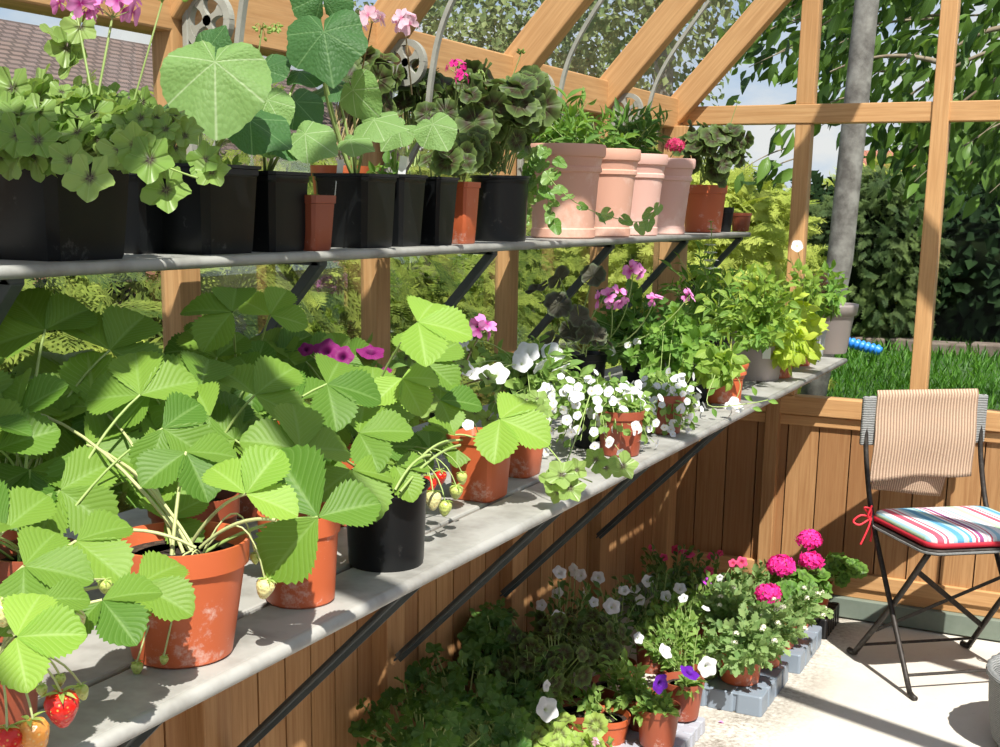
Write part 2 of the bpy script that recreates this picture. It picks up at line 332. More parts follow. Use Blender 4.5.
# ------------------------------------------------------------------ leaf templates
def prune(v,f,uv):
    by={}
    for a in f: by.setdefault(len(a),[]).append(a)
    return np.array(v,float),{k:np.array(a,int) for k,a in by.items()},np.array(uv,float)
def leaf_t(nl=5,nw=4,width=.5,peak=.45,serr=0,teeth=8,fold=.25,curl=.25,pleat=0,nv=9,pw=1.0,tipb=.0):
    """length 1 along +y, face up +z"""
    v=[];uv=[];f=[]
    for j in range(nl+1):
        t=j/nl
        a=t**(math.log(.5)/math.log(peak)); w=math.sin(PI*min(max(a,0),1))**pw*width/2
        w=max(w,.012*width + tipb*t*width/2*0)
        for i in range(nw+1):
            u=2*i/nw-1; au=abs(u)
            ww=w; yy=t
            if serr and au>.98:
                ph=(t*teeth)%1; ww=w*(1+serr*(ph-.4)); yy=t+ (ph-.5)*.02
            y=yy+ au*ww*.25*(1-t)
            x=u*ww
            z=fold*au*ww*1.6 - curl*t*t*.5 + (pleat*math.sin(2*PI*(t-au*.38)*nv)*au if pleat else 0)
            v.append((x,y*(1-.1*curl*t),z)); uv.append((u,t))
    for j in range(nl):
        for i in range(nw):
            a=j*(nw+1)+i; f.append((a,a+1,a+nw+2,a+nw+1))
    return prune(v,f,uv)
def disc_t(nr=3,na=24,R=lambda t:1.0,gap=.12,cup=.15,wav=.05,wn=5,notch=True):
    """palmate leaf, petiole at the origin, tip +y; R(theta) theta=0 at +y"""
    v=[(0,0,0)];uv=[(0,0)];f=[]
    ths=[-PI+gap+(2*PI-2*gap)*k/na for k in range(na+1)]
    for j in range(1,nr+1):
        r=j/nr
        for t in ths:
            rr=r*R(t) if j==nr else r*(R(t)*.6+.4*r*R(t))
            z=cup*r*r+wav*r*math.sin(wn*t)*r
            v.append((rr*math.sin(t),rr*math.cos(t),z)); uv.append((r*math.sin(t),r*math.cos(t)))
    w=na+1
    for k in range(na): f.append((0,1+k+1,1+k))
    for j in range(nr-1):
        for k in range(na):
            a=1+j*w+k; f.append((a,a+1,a+w+1,a+w))
    return prune(v,f,uv)
T={}
T['leaflet']=leaf_t(33,10,.86,.56,serr=.20,teeth=11,fold=.20,curl=.28,pleat=.0025,nv=9,pw=.66)
T['ellip']=leaf_t(5,4,.5,.45,fold=.3,curl=.35)
T['round_small']=leaf_t(4,2,.75,.5,fold=.3,curl=.2)
T['lance']=leaf_t(5,2,.26,.4,fold=.4,curl=.45)
T['basilleaf']=leaf_t(6,4,.62,.42,fold=-.25,curl=.6)
T['mintleaf']=leaf_t(7,4,.55,.42,serr=.2,teeth=7,fold=.3,curl=.4)
T['cherryleaf']=leaf_t(4,2,.42,.45,fold=.35,curl=.5)
T['blob']=leaf_t(2,2,.7,.5,fold=.3,curl=.3)
T['blade']=(np.array([[-.06,0,0],[.06,0,0],[0.04,.6,.0],[0,1,-.15],[-.04,.6,0]]),{5:np.array([[0,1,2,3,4]])},np.array([[-1,0],[1,0],[1,.6],[0,1],[-1,.6]],float))
T['cut']=leaf_t(9,2,.55,.6,serr=.9,teeth=4,fold=.25,curl=.3)
def scal(t,n=11,a=.06,lob=.0): return 1+a*math.cos(n*t)+lob*math.cos(5*t)
T['zonal']=disc_t(3,36,lambda t:1+.07*math.cos(9*t),gap=.10,cup=.10,wav=.09,wn=5)
T['zonalhero']=disc_t(5,54,lambda t:1+.05*math.cos(9*t)+.02*math.cos(27*t),gap=.08,cup=.10,wav=.11,wn=5)
def _ivy(t): 
    return .72+.30*max(0,math.cos(2.5*t))**1.2
T['ivyger']=disc_t(4,40,lambda t:.86+.13*math.cos(5*t)+.03*math.cos(15*t),gap=.12,cup=.14,wav=.12,wn=5)
T['ivyleaf']=disc_t(2,20,lambda t:(.55+.45*max(0,math.cos(1.5*t))**3) if abs(t)<PI*.8 else .5,gap=.2,cup=.1)
def _tab(A,R):
    return lambda t: float(np.interp(abs(math.degrees(t)),A,R))+.010*math.sin(31*t)
_sq=_tab([0,10,25,45,65,90,115,140,160,180],[1.02,.96,.86,.82,.78,.70,.60,.46,.36,.26])
T['squash']=disc_t(9,80,_sq,gap=.05,cup=-.16,wav=.06,wn=5)
_sq2=_tab([0,12,25,40,58,72,90,118,140,160,180],[1.12,.95,.84,.80,.88,.86,.74,.80,.70,.52,.34])
T['squashpt']=disc_t(9,80,_sq2,gap=.08,cup=-.2,wav=.04,wn=5)
# petals / flowers
def petunia_t(na=40,nr=6):
    v=[(0,0,-.75)];uv=[(0,0)];f=[]
    for j in range(1,nr+1):
        r=j/nr
        for k in range(na):
            t=2*PI*k/na; R=1+.09*math.cos(5*t) if j==nr else 1
            z=-.75*(1-min(1,r*2.2))**1.3 + (.05*math.cos(5*t)*r*r-.10*r*r) + .03*math.sin(10*t)*r**3
            v.append((r*R*math.sin(t),r*R*math.cos(t),z)); uv.append((r*math.sin(t),r*math.cos(t)))
    for k in range(na): f.append((0,1+(k+1)%na,1+k))
    for j in range(nr-1):
        for k in range(na):
            a=1+j*na; f.append((a+k,a+(k+1)%na,a+na+(k+1)%na,a+na+k))
    return prune(v,f,uv)
T['petunia']=petunia_t(); T['petunia_lo']=petunia_t(15,3)
def five_t(w=.8,ln=1.0,nl=3,nw=2,cup=.1,n=5,asym=False):
    V=[];U=[];F={};off=0
    L=leaf_t(nl,nw,w,.66,fold=.1,curl=-cup,pw=.55)
    for k in range(n):
        t=2*PI*k/n; l=ln
        if asym: t=[0.35,-.35,2.2,-2.2,PI][k]; l=[1,1,.85,.85,.9][k]
        c,s=math.cos(t),math.sin(t); R=np.array([[c,s,0],[-s,c,0],[0,0,1]])
        vv=(L[0]*l)@R.T; V.append(vv); uvv=vv[:,:2]; U.append(uvv)
        for kk,a in L[1].items(): F.setdefault(kk,[]).append(a+off)
        off+=len(vv)
    return np.concatenate(V),{k:np.concatenate(a) for k,a in F.items()},np.concatenate(U)
T['pelarg']=five_t(.62,1,4,4,.1,5,True)
T['five']=five_t(1.0,1,4,2,.12)
# conifer spray: flat branching fan
def spray_t():
    V=[];F4=[];U=[]
    def strip(p,d,l,w):
        d=np.array(d,float); n=np.array([-d[1],d[0],0]); o=len(V)
        for a,b in ((0,.7),(.5,1),(1,.1)):
            q=np.array(p)+d*l*a; V.append(q-n*w*b/2); V.append(q+n*w*b/2); U.append((-1,a));U.append((1,a))
        F4.append((o,o+1,o+3,o+2)); F4.append((o+2,o+3,o+5,o+4))
    strip((0,0,0),(0,1,0),1,.035)
    for k in range(1,10):
        t=k/10.5; L=.46*(1-t*.72)*(1 if k%2 else .8)
        for s in (-1,1):
            an=.72; d=np.array([s*math.sin(an),math.cos(an),0]); p=np.array([0,t+s*.03,0])
            strip(p,d,L,.034)
            if k<8:
                for q in (.3,.52,.74):
                    for g in ((-.62,) if q<.4 else (-.62,.5)):
                        a2=an+g; strip(p+d*L*q,(s*math.sin(a2),math.cos(a2),0),L*.34,.032)
    V=np.array(V); V[:,2]-=.25*V[:,1]**2+.15*np.abs(V[:,0])
    return V,{4:np.array(F4)},np.array(U)
T['spray']=spray_t()
# =================================================================== SETTING
WX,GY=-1.47,4.45
RY=[-.86,-.21,.44,1.10,1.75,2.40,3.07,3.74]      # rafter / post stations along the left wall
def struct(name): return thing(name,None,None,kind='structure')
# floor
def floor_mat():
    m,nt,N,L=mat('pale_concrete'); co=texco(nt)
    a=noise(nt,co,2.2,5,.65); b=noise(nt,co,60,4,.7); g=noise(nt,co,350,2,.5)
    c=mixc(nt,ramp(nt,a,.3,.7),(.63,.60,.54),(.52,.49,.43))
    c=mixc(nt,mth(nt,'MULTIPLY',ramp(nt,b,.60,.74),.30),c,(.22,.19,.14))
    c=mixc(nt,mth(nt,'MULTIPLY',ramp(nt,g,.55,.75),.3),c,(.68,.66,.60))
    # earth spilt beside the trays, a band with a ragged edge
    sp=N.new('ShaderNodeSeparateXYZ'); L.new(co,sp.inputs[0])
    dx=mth(nt,'ABSOLUTE',mth(nt,'ADD',sp.outputs[0],.86)); e=mth(nt,'SUBTRACT',1.0,ramp(nt,dx,.0,.22))
    f=mth(nt,'MULTIPLY',e,ramp(nt,mth(nt,'ADD',mth(nt,'MULTIPLY',b,.6),mth(nt,'MULTIPLY',a,.5)),.46,.64))
    c=mixc(nt,mth(nt,'MULTIPLY',f,.85),c,(.09,.065,.04))
    p=princ(nt,c,.85,0,.25,bump(nt,b,.12,.003)); out(nt,p.outputs[0]); return m
b=MB(); b.box((WX-.06,-1.6,-.08),(.76,GY+.06,0)); tag(b.build('floor',floor_mat()),kind='structure')
# outside ground (earth by the hedge) + lawn
b=MB(); b.box((-22,-6,-.16),(14,40,-.09)); tag(b.build('garden_ground',simple('garden_earth',(.05,.04,.025),.95,scale=30,col2=(.10,.08,.05),bmp=.5)),kind='structure')
b=MB(); b.box((-9,GY+.12,-.1),(9,17.5,-.03)); tag(b.build('lawn_bed',simple('lawn_soil',(.03,.075,.015),.9,scale=12,col2=(.05,.11,.02))),kind='structure')
b=MB()
def blades(n,x0,x1,y0,y1,s):
    P=np.c_[RNG.uniform(x0,x1,n),RNG.uniform(y0,y1,n),np.full(n,-.03)]
    for p in P:
        a=random.random()*6.28; ln=rnd(.1,.8)
        b_m.append(frame(p,(math.cos(a)*ln,math.sin(a)*ln,1),(-math.sin(a),math.cos(a),.3),s*rnd(.6,1.3)))
b_m=[]; blades(9000,-4.2,1.2,4.62,7.0,.075); blades(15000,-5,2.2,7.0,12,.10); blades(9000,-6,3,12,17,.14)
b.inst(T['blade'],b_m); tag(b.build('lawn_grass',M['grass']),'mown green lawn behind the end wall of the greenhouse','grass',kind='stuff')
# left wall
wl=struct('wall_left')
b=MB(); y=-1.4
while y<GY-.01:
    w=.0925; b.box((WX-.03,y,.09),(WX-.012,min(y+w-.006,GY),.76)); y+=w
b.box((WX-.036,-1.4,.09),(WX-.03,GY,.76),1)
b.build('cladding',[M['cedar_board'],M['groove']],wl)
b=MB(); b.box((WX-.06,-1.4,.74),(WX+.0,GY,.80)); b.box((WX-.06,-1.4,.80),(WX+.02,GY,.825)); b.build('sill_rail',M['cedar'],wl,bevel=.003)
b=MB(); b.box((WX-.05,-1.4,.0),(WX-.01,GY,.09)); b.build('plinth_board',M['plinth'],wl)
for i,y in enumerate(RY):
    b=MB(); b.box((WX-.06,y-.04,.09),(WX+.03,y+.04,.74)); b.build('stud',M['cedar_board'],wl,bevel=.003)
    b=MB(); b.box((WX-.045,y-.028,.825),(WX+.0,y+.028,1.735)); b.build('post',M['cedar'],wl,bevel=.003)
b=MB(); b.box((WX-.06,GY-.09,.09),(WX+.04,GY,1.735)); b.build('corner_post',M['cedar'],wl,bevel=.003)
b=MB(); b.box((WX-.075,-1.4,1.728),(WX+.0,GY+.05,1.83)); b.build('eaves_beam',M['cedar'],wl,bevel=.004)
for i in range(len(RY)):
    y0=RY[i]+.028; y1=(RY[i+1]-.028) if i+1<len(RY) else GY-.09
    b=MB(); b.box((WX-.040,y0,.825),(WX-.036,y1,1.73)); tag(b.build('window_%d'%(i+1),M['glass']),kind='structure')
# end wall
wb=struct('wall_back'); b=MB(); x=WX
while x<.66:
    w=.112; b.box((x,GY+.012,.17),(x+w-.005,GY+.03,.72)); x+=w
b.box((WX,GY+.03,.17),(.74,GY+.036,.72),1)
b.build('cladding',[M['cedar_board'],M['groove']],wb)
b=MB(); b.box((WX,GY-.015,.73),(.74,GY+.05,.797)); b.build('sill_rail',M['cedar'],wb,bevel=.004)
b=MB(); b.box((WX,GY+.0,.69),(.74,GY+.04,.727)); b.build('upper_rail',M['cedar'],wb,bevel=.003)
b=MB(); b.box((WX,GY-.005,.115),(.74,GY+.04,.17)); b.box((WX,GY+.004,.078),(.74,GY+.045,.115)); b.build('lower_rail',M['cedar'],wb,bevel=.003)
b=MB(); b.box((WX,GY-.02,.006),(.74,GY+.03,.078)); b.build('plinth_board',M['plinth'],wb,bevel=.003)
GX=[-1.035,-.585,-.135,.315]
RIDX,RIDZ=-.38,1.83+(1.09)*1.11
def roofz(x): return 1.83+(x-WX)*1.11 if x<RIDX else RIDZ-(x-RIDX)*1.11
for i,x in enumerate(GX):
    if i==0:
        b=MB(); b.box((x-.068,GY-.022,.0),(x-.018,GY+.04,.797)); b.build('stud',M['cedar_board'],wb,bevel=.003)
    b=MB(); yy=GY-.006 if i==0 else GY-.018
    if i==0:
        b.box((x-.027,yy,.797),(x+.027,GY+.05,1.742)); b.box((x-.03,yy,1.805),(x+.03,GY+.05,roofz(x)-.03))
    else: b.box((x-.027,yy,.797),(x+.027,GY+.05,min(3.2,roofz(x))-.03))
    b.build('mullion',M['cedar'],wb,bevel=.003)
b=MB(); b.box((WX,GY-.010,1.742),(.74,GY+.05,1.806)); b.build('cross_beam',M['cedar'],wb,bevel=.003)
b=MB(); b.add([(WX+.05,GY+.022,.79),(.7,GY+.022,.79),(.7,GY+.022,1.78),(RIDX,GY+.022,RIDZ-.05),(WX+.05,GY+.022,1.80)],[(0,1,2,3,4)])
tag(b.build('window_20',M['glass']),kind='structure')
# roof
def beam(b,p0,p1,wid,dep,side=(0,1,0),mi=0):
    p0=np.array(p0,float);p1=np.array(p1,float); d=nz(p1-p0); s=nz(side); n=np.cross(s,d); L=np.linalg.norm(p1-p0)
    V=[];U=[]
    for t in (0,1):
        for a in (-1,1):
            for c in (-1,1):
                V.append(p0+d*L*t+s*a*wid/2+n*c*dep/2); U.append((a*wid/2+c*dep*.45,t*L))
    b.add(V,[(0,1,3,2),(4,6,7,5),(0,4,5,1),(2,3,7,6),(0,2,6,4),(1,5,7,3)],U,mi)
cl=struct('ceiling')
for y in RY+[GY-.03]:
    b=MB(); beam(b,(WX-.03,y,1.775),(RIDX,y,RIDZ-.04),.055,.085); b.build('rafter',M['cedar'],cl,bevel=.004)
    b=MB(); beam(b,(RIDX,y,RIDZ-.04),(.74,y,1.775),.055,.085); b.build('rafter',M['cedar'],cl,bevel=.004)
b=MB(); b.box((RIDX-.03,-1.4,RIDZ-.12),(RIDX+.03,GY+.05,RIDZ+.05)); b.build('ridge_beam',M['cedar'],cl)
b=MB(); nv=np.array([-.743,0,.669])*.046
for i in range(len(RY)):
    y0=RY[i]; y1=RY[i+1] if i+1<len(RY) else GY
    v=[np.array([WX-.03,y0+.005,1.80]),np.array([WX-.03,y1-.005,1.80]),np.array([RIDX,y1-.005,RIDZ-.02]),np.array([RIDX,y0+.005,RIDZ-.02])]
    b=MB(); b.add([q+nv for q in v],[(0,1,2,3)]); b.build('roof_pane',M['roofglass'],cl)
    # dark strip added along the far side of each rafter as its shadow
for y in RY+[GY-.03]:
    for s in (1,):
        b=MB(); beam(b,(WX+.0,y+.034,1.795),(RIDX,y+.034,RIDZ-.06),.012,.05); b.build('rafter_shade_strip',M['bracket'],cl)
# right wall (never in the picture's frame but it shades the floor)
wr=struct('wall_right'); b=MB(); b.box((.68,-1.4,0),(.73,GY,.8)); b.build('cladding',M['cedar_board'],wr)
b=MB(); b.box((.68,-1.4,1.728),(.75,GY,1.83)); b.build('eaves_beam',M['cedar'],wr)
for y in RY[1::2]:
    b=MB(); b.box((.68,y-.03,.8),(.73,y+.03,1.73)); b.build('post',M['cedar'],wr)
# ornate eaves braces
def smooth_pts(P,n=24):
    P=np.array(P,float); k=len(P); o=[]
    for i in range(k-1):
        p0=P[max(i-1,0)];p1=P[i];p2=P[i+1];p3=P[min(i+2,k-1)]
        m=max(2,n//(k-1))
        for j in range(m):
            t=j/m; o.append(.5*((2*p1)+(-p0+p2)*t+(2*p0-5*p1+4*p2-p3)*t*t+(-p0+3*p1-3*p2+p3)*t**3))
    o.append(P[-1]); return np.array(o)
def strip_bar(b,pts,w,th):
    W_=np.broadcast_to(np.asarray(w,float),(len(pts),))
    """flat bar in the xz plane: w in-plane, th along y"""
    P=np.array(pts,float); Tn=np.gradient(P,axis=0); Tn/=np.linalg.norm(Tn,axis=1)[:,None]; V=[]
    for p,t,w in zip(P,Tn,W_):
        n=np.array([-t[2],0,t[0]])
        for a,c in ((-1,-1),(1,-1),(1,1),(-1,1)): V.append(p+n*a*w/2+np.array([0,c*th/2,0]))
    F=[(i*4+k,i*4+(k+1)%4,i*4+4+(k+1)%4,i*4+4+k) for i in range(len(P)-1) for k in range(4)]
    F+=[(0,3,2,1),tuple(range(len(V)-4,len(V)))]; b.add(V,F)
blab={1.10:None,1.75:'grey cast arched brace with a cross in its ring above the broad pale leaf',2.40:'grey cast arched brace with a ring above the dark round-leaved geraniums',
      3.07:'grey cast arched brace with a ring above the first pink terracotta pot',3.74:'thin grey curved brace under the rafter nearest the end wall'}
for y in (1.75,2.40,3.07,3.74):
    t=thing('roof_brace',blab[y],'brace',(0,0,0),'eaves braces along the left wall')
    y2=y-.0
    b=MB(); strip_bar(b,smooth_pts([(WX+.006,y2,1.47),(-1.405,y2,1.54),(-1.366,y2,1.62),(-1.352,y2,1.71),(-1.335,y2,1.79),(-1.305,y2,1.86),(-1.25,y2,1.945),(-1.17,y2,2.05)],42),.0095,.012); b.build('arch_bar',M['alu'],t)
    b=MB(); strip_bar(b,[(WX+.012,y2,1.44),(WX+.012,y2,1.80)],.012,.018); b.build('wall_bar',M['alu'],t,bevel=.002)
    b=MB(); strip_bar(b,[(WX+.02,y2,1.79),(-1.19,y2,2.06)],.010,.014); b.build('rafter_bar',M['alu'],t,bevel=.002)
    cx,cz,r=-1.413,1.745,.042
    b=MB(); strip_bar(b,[(cx+r*math.cos(a),y2,cz+r*math.sin(a)) for a in np.linspace(0,2*PI,41)],.013,.014); b.build('ring',M['alu'],t)
    b=MB()
    for a0 in (.5,.5+PI/2):
        c,s=math.cos(a0),math.sin(a0)
        strip_bar(b,[(cx+q*c,y2,cz+q*s) for q in (-.041,-.036,-.031,-.026,-.02,-.012,0,.012,.020,.026,.031,.036,.041)],[.008,.018,.020,.013,.009,.009,.018,.009,.009,.013,.020,.018,.008],.012)
    b.build('cross_tracery',M['alu'],t)
# =================================================================== SHELVES
SZ,UZ=.945,1.370
sh=thing('staging_shelf','wide grey slatted lower shelf standing on dark diagonal struts','shelf',(0,0,0))
def slat(par,x0,x1,y0,y1,z,th,name='slat',lip=False):
    b=MB(); b.box((x0,y0,z-th),(x1,y1,z)); o=b.build(name,M['shelf'],par,bevel=.004); return o
slat(sh,-1.44,-1.205,-.9,GY-.11,SZ,.012); slat(sh,-1.195,-.945,-.9,GY-.02,SZ,.012); slat(sh,-.935,-.835,-.9,GY-.02,SZ,.012)
b=MB(); b.tube([(-.835,-.9,SZ-.009),(-.835,GY-.02,SZ-.009)],.0095,12); b.build('rolled_edge',M['shelf'],sh,smooth=True)
b=MB(); b.box((-.946,-.9,SZ-.016),(-.934,GY-.03,SZ-.012)); b.build('joint_batten',M['batten'],sh)
for y in (1.13,1.78,2.39,2.95,3.65):
    b=MB(); beam(b,(-1.43,y,.405),(-.93,y,.915),.004,.022); beam(b,(-1.43,y-.010,.405),(-.93,y-.010,.915),.018,.004)
    b.build('diagonal_strut',M['bracket'],sh)
    b=MB(); b.box((-1.44,y-.015,SZ-.036),(-.86,y+.010,SZ-.0125)); b.build('cross_rail',M['bracket'],sh)
us=thing('upper_shelf','narrow grey upper shelf fixed along the left wall on dark brackets','shelf',(0,0,0))
slat(us,-1.445,-1.335,-.9,GY-.02,UZ,.010); slat(us,-1.325,-1.20,-.9,GY-.02,UZ,.010)
b=MB(); b.tube([(-1.20,-.9,UZ-.008),(-1.20,GY-.02,UZ-.008)],.0085,12); b.build('rolled_edge',M['shelf'],us,smooth=True)
for y in (1.12,1.78,2.43,3.13,3.76,4.38):
    b=MB(); beam(b,(-1.445,y,1.09),(-1.215,y,1.352),.022,.018); b.build('bracket',M['bracket'],us,bevel=.002)
    b=MB(); b.box((-1.445,y-.011,UZ-.024),(-1.21,y+.011,UZ-.0105)); b.build('cross_rail',M['bracket'],us)
# =================================================================== CHAIR
uu=np.array([.791,.612,0]); ww=np.array([.612,-.791,0]); O=at_z(852,655,0)+uu*.213
rz=math.atan2(.612,.791)
ch=thing('folding_chair','dark iron folding garden chair standing by the end wall','chair',tuple(O),rz=rz)
def cl_(a,b_,z): return (a,-b_,z)     # local: x=a across, -y towards the sitter's front
def flat(b,pts,w,th,ax=(1,0,0)):
    P=[np.array(p,float) for p in pts]
    for i in range(len(P)-1): beam(b,P[i],P[i+1],w,th,ax)
for s in (-1,1):
    a=.205*s
    b=MB(); b.tube(smooth_pts([cl_(a,-.04,.865),cl_(a,-.035,.75),cl_(a,-.005,.62),cl_(a,.055,.475),cl_(a,.20,.25),cl_(a*1.02,.366,.012)],20),.0085,8)
    o=b.build('back_leg_rail',M['steel'],ch,smooth=True); 
    b=MB(); b.tube([cl_(a*1.02,.366,.012),cl_(a*1.02,.385,.007),cl_(a*1.02,.40,.007)],.009,8); b.build('foot',M['steel'],o,smooth=True)
    a2=.19*s
    b=MB(); b.tube(smooth_pts([cl_(a2,.37,.452),cl_(a2,.20,.245),cl_(a2*1.1,.01,.014)],12),.0095,8)
    o=b.build('rear_leg',M['steel'],ch,smooth=True)
    b=MB(); b.tube([cl_(a2*1.1,.015,.016),cl_(a2*1.1,-.01,.008),cl_(a2*1.1,-.03,.008)],.010,8); b.build('foot',M['steel'],o,smooth=True)
b=MB(); b.tube([cl_(-.2,.33,.055),cl_(.2,.33,.055)],.005,6); b.build('stretcher',M['steel'],ch)
b=MB(); b.tube([cl_(-.2,.04,.05),cl_(.2,.04,.05)],.005,6); b.build('stretcher',M['steel'],ch)
b=MB(); beam(b,cl_(-.185,.31,.38),cl_(.2,.09,.11),.020,.005,(0,0,1)); beam(b,cl_(-.19,.10,.12),cl_(.185,.31,.38),.012,.006,(0,0,1)); b.build('cross_brace',M['steel'],ch)
def wicker():
    m,nt,N,L=mat('grey_woven'); co=texco(nt,'Object',(1,1,1)); w=N.new('ShaderNodeTexWave'); w.inputs['Scale'].default_value=55; w.bands_direction='Z'; w.inputs['Distortion'].default_value=1.5; L.new(co,w.inputs['Vector'])
    n=noise(nt,co,140,3); c=mixc(nt,mth(nt,'MULTIPLY',mth(nt,'ADD',w.outputs['Fac'],n),.5),(.10,.11,.11),(.42,.43,.42))
    p=princ(nt,c,.7,0,.3,bump(nt,w.outputs['Fac'],.6,.004)); out(nt,p.outputs[0]); return m
M['wicker']=wicker()
b=MB(); b.box((-.222,.028,.705),(.222,.046,.865)); b.build('back_panel',M['wicker'],ch,bevel=.006)
def rrect(x0,x1,y0,y1,r,n=8):
    o=[]
    for cx,cy,a in ((x1-r,y1-r,0),(x0+r,y1-r,PI/2),(x0+r,y0+r,PI),(x1-r,y0+r,1.5*PI)):
        for k in range(n+1): t=a+PI/2*k/n; o.append((cx+r*math.cos(t),cy+r*math.sin(t)))
    return o
def slab(b,ring,zs):
    """zs list of (inset,z)"""
    R=np.array(ring); c=R.mean(0); n=len(R); V=[]
    for ins,z in zs:
        q=R-(R-c)/np.linalg.norm(R-c,axis=1)[:,None]*ins
        V+=[(x,y,z) for x,y in q]
    F=[(j*n+k,j*n+(k+1)%n,(j+1)*n+(k+1)%n,(j+1)*n+k) for j in range(len(zs)-1) for k in range(n)]
    V+=[(c[0],c[1],zs[0][1]),(c[0],c[1],zs[-1][1])]; F+=[(len(V)-2,(k+1)%n,k) for k in range(n)]; m=(len(zs)-1)*n
    F+=[(len(V)-1,m+k,m+(k+1)%n) for k in range(n)]; b.add(V,F)
b=MB(); slab(b,rrect(-.215,.215,-.41,-.045,.05),[(.004,.455),(0,.457),(0,.469),(.004,.472)]); b.build('seat',M['steel'],ch)
b=MB(); b.tube([(x,y,.462) for x,y in rrect(-.216,.216,-.411,-.044,.05)],.0035,6); b.build('seat_rim',M['wicker'],ch)
# cushion
def stripes():
    m,nt,N,L=mat('striped_cotton'); co=texco(nt); sp=N.new('ShaderNodeSeparateXYZ'); L.new(co,sp.inputs[0])
    f=mth(nt,'FRACT',mth(nt,'ADD',mth(nt,'MULTIPLY',sp.outputs[0],1/.27),.86)); r=N.new('ShaderNodeValToRGB'); r.color_ramp.interpolation='CONSTANT'
    W=(.72,.73,.74);P_=(.58,.10,.15);G=(.42,.58,.38);B=(.10,.30,.47);LB=(.33,.53,.62);PU=(.28,.07,.20);K=(.60,.40,.43)
    st=[(0,W),(.03,G),(.11,LB),(.14,W),(.19,P_),(.26,W),(.29,P_),(.32,W),(.37,LB),(.42,B),(.50,LB),(.54,G),(.56,B),(.60,W),(.64,P_),(.67,W),(.69,PU),(.74,W),(.77,K),(.80,W),(.83,P_),(.85,W),(.90,LB),(.95,W)]
    el=r.color_ramp.elements; el[0].position=0; el[0].color=(*W,1); el[1].position=st[1][0]; el[1].color=(*st[1][1],1)
    for p,c in st[2:]: e=el.new(p); e.color=(*c,1)
    L.new(f,r.inputs[0]); n=noise(nt,co,300,2); p=princ(nt,r.outputs[0],.85,0,.2,bump(nt,n,.2,.002)); out(nt,p.outputs[0]); return m
cu=thing('seat_cushion','striped square seat cushion with red edging lying on the garden chair','cushion',tuple(O+np.array([0,0,.473])),rz=rz)
b=MB(); slab(b,rrect(-.205,.205,-.405,-.03,.045),[(.012,.010),(.0,.018),(.004,.030),(.018,.037),(.05,.042),(.10,.045)]); b.build('cover',stripes(),cu,smooth=True)
b=MB(); slab(b,rrect(-.207,.207,-.407,-.028,.046),[(.012,.0),(.0,.005),(-.002,.012),(.0,.019)]); b.build('red_border',simple('crimson_cotton',(.50,.015,.035),.7),cu,smooth=True)
def ribbon(pts,par,name='tie'):
    b=MB(); b.tube(smooth_pts(pts,24),.0035,6); return b.build(name,M['redtie'],par,smooth=True)
ribbon([(-.20,-.03,.012),(-.222,-.045,.03),(-.235,-.05,.045),(-.215,-.055,.04),(-.212,-.052,.01)],cu)
ribbon([(-.212,-.052,.012),(-.245,-.05,.02),(-.268,-.045,.0),(-.25,-.055,-.01),(-.215,-.055,.01)],cu)
ribbon([(-.212,-.055,.012),(-.222,-.06,-.02),(-.245,-.06,-.075)],cu); ribbon([(-.212,-.055,.012),(-.208,-.06,-.03),(-.212,-.062,-.065)],cu)
ribbon([(-.212,-.05,.0),(-.226,-.06,.02),(-.218,-.065,.055)],cu)
ribbon([(.20,-.36,.01),(.212,-.37,-.03),(.195,-.372,-.09),(.205,-.37,-.13)],cu)
# towel
def towel_mat():
    m,nt,N,L=mat('tan_ribbed_towel'); uv=N.new('ShaderNodeTexCoord').outputs['UV']; sp=N.new('ShaderNodeSeparateXYZ'); L.new(uv,sp.inputs[0])
    w=mth(nt,'SINE',mth(nt,'MULTIPLY',sp.outputs[0],2*PI*34)); n=noise(nt,texco(nt),260,4,.7)
    c=mixc(nt,ramp(nt,mth(nt,'ADD',w,mth(nt,'MULTIPLY',mth(nt,'SUBTRACT',n,.5),1.6)),-.9,.9),(.30,.205,.145),(.60,.44,.32))
    p=princ(nt,c,.95,0,.1,bump(nt,mth(nt,'ADD',mth(nt,'MULTIPLY',w,.4),n),.6,.004)); out(nt,p.outputs[0]); return m
tw=MB(); NU,NV=90,44; V=[];U=[];prof=[]
# drape: front flap (towards -y side facing the camera is local -y), over the top, back flap
Lf,Lb=.285,.305
for j in range(NV+1):
    s=-Lf+(Lf+Lb+.03)*j/NV
    if s<-.015: yz=(.022-.004*math.sin(s*30),.872+s+.015)
    elif s<.015: an=(s+.015)/.03*PI; yz=(.037-.0165*math.cos(an),.872+.012*math.sin(an))
    else: yz=(.054+.01*math.sin(s*20),.872-(s-.015))
    prof.append((s,yz))
for j,(s,(yy,zz)) in enumerate(prof):
    for i in range(NU+1):
        u=i/NU; h=max(0,-s)/Lf; hb=max(0,s)/Lb
        x=-.178+.358*u + (-.006*h) + (.03-.12*u)*0
        if hb>0: x=-.16+.29*u*(1-.10*hb)+.0
        y=yy+(-.008*h*math.sin(u*9)-.006*h*u) + .008*hb*math.sin(u*7)
        z=zz+(-.02*(1-u)*h)+ .006*math.sin(u*5)*h + (-.03*hb*u)*1.0
        V.append((x,y,z)); U.append((u,s))
F=[(j*(NU+1)+i,j*(NU+1)+i+1,(j+1)*(NU+1)+i+1,(j+1)*(NU+1)+i) for j in range(NV) for i in range(NU)]
tw.add(V,F,U); o=tw.build('towel',towel_mat(),None,smooth=True); o.location=tuple(O); o.rotation_euler=(0,0,rz)
sm=o.modifiers.new('s','SOLIDIFY'); sm.thickness=.005; sm.offset=0
tag(o,'tan ribbed towel draped over the back of the garden chair','towel')
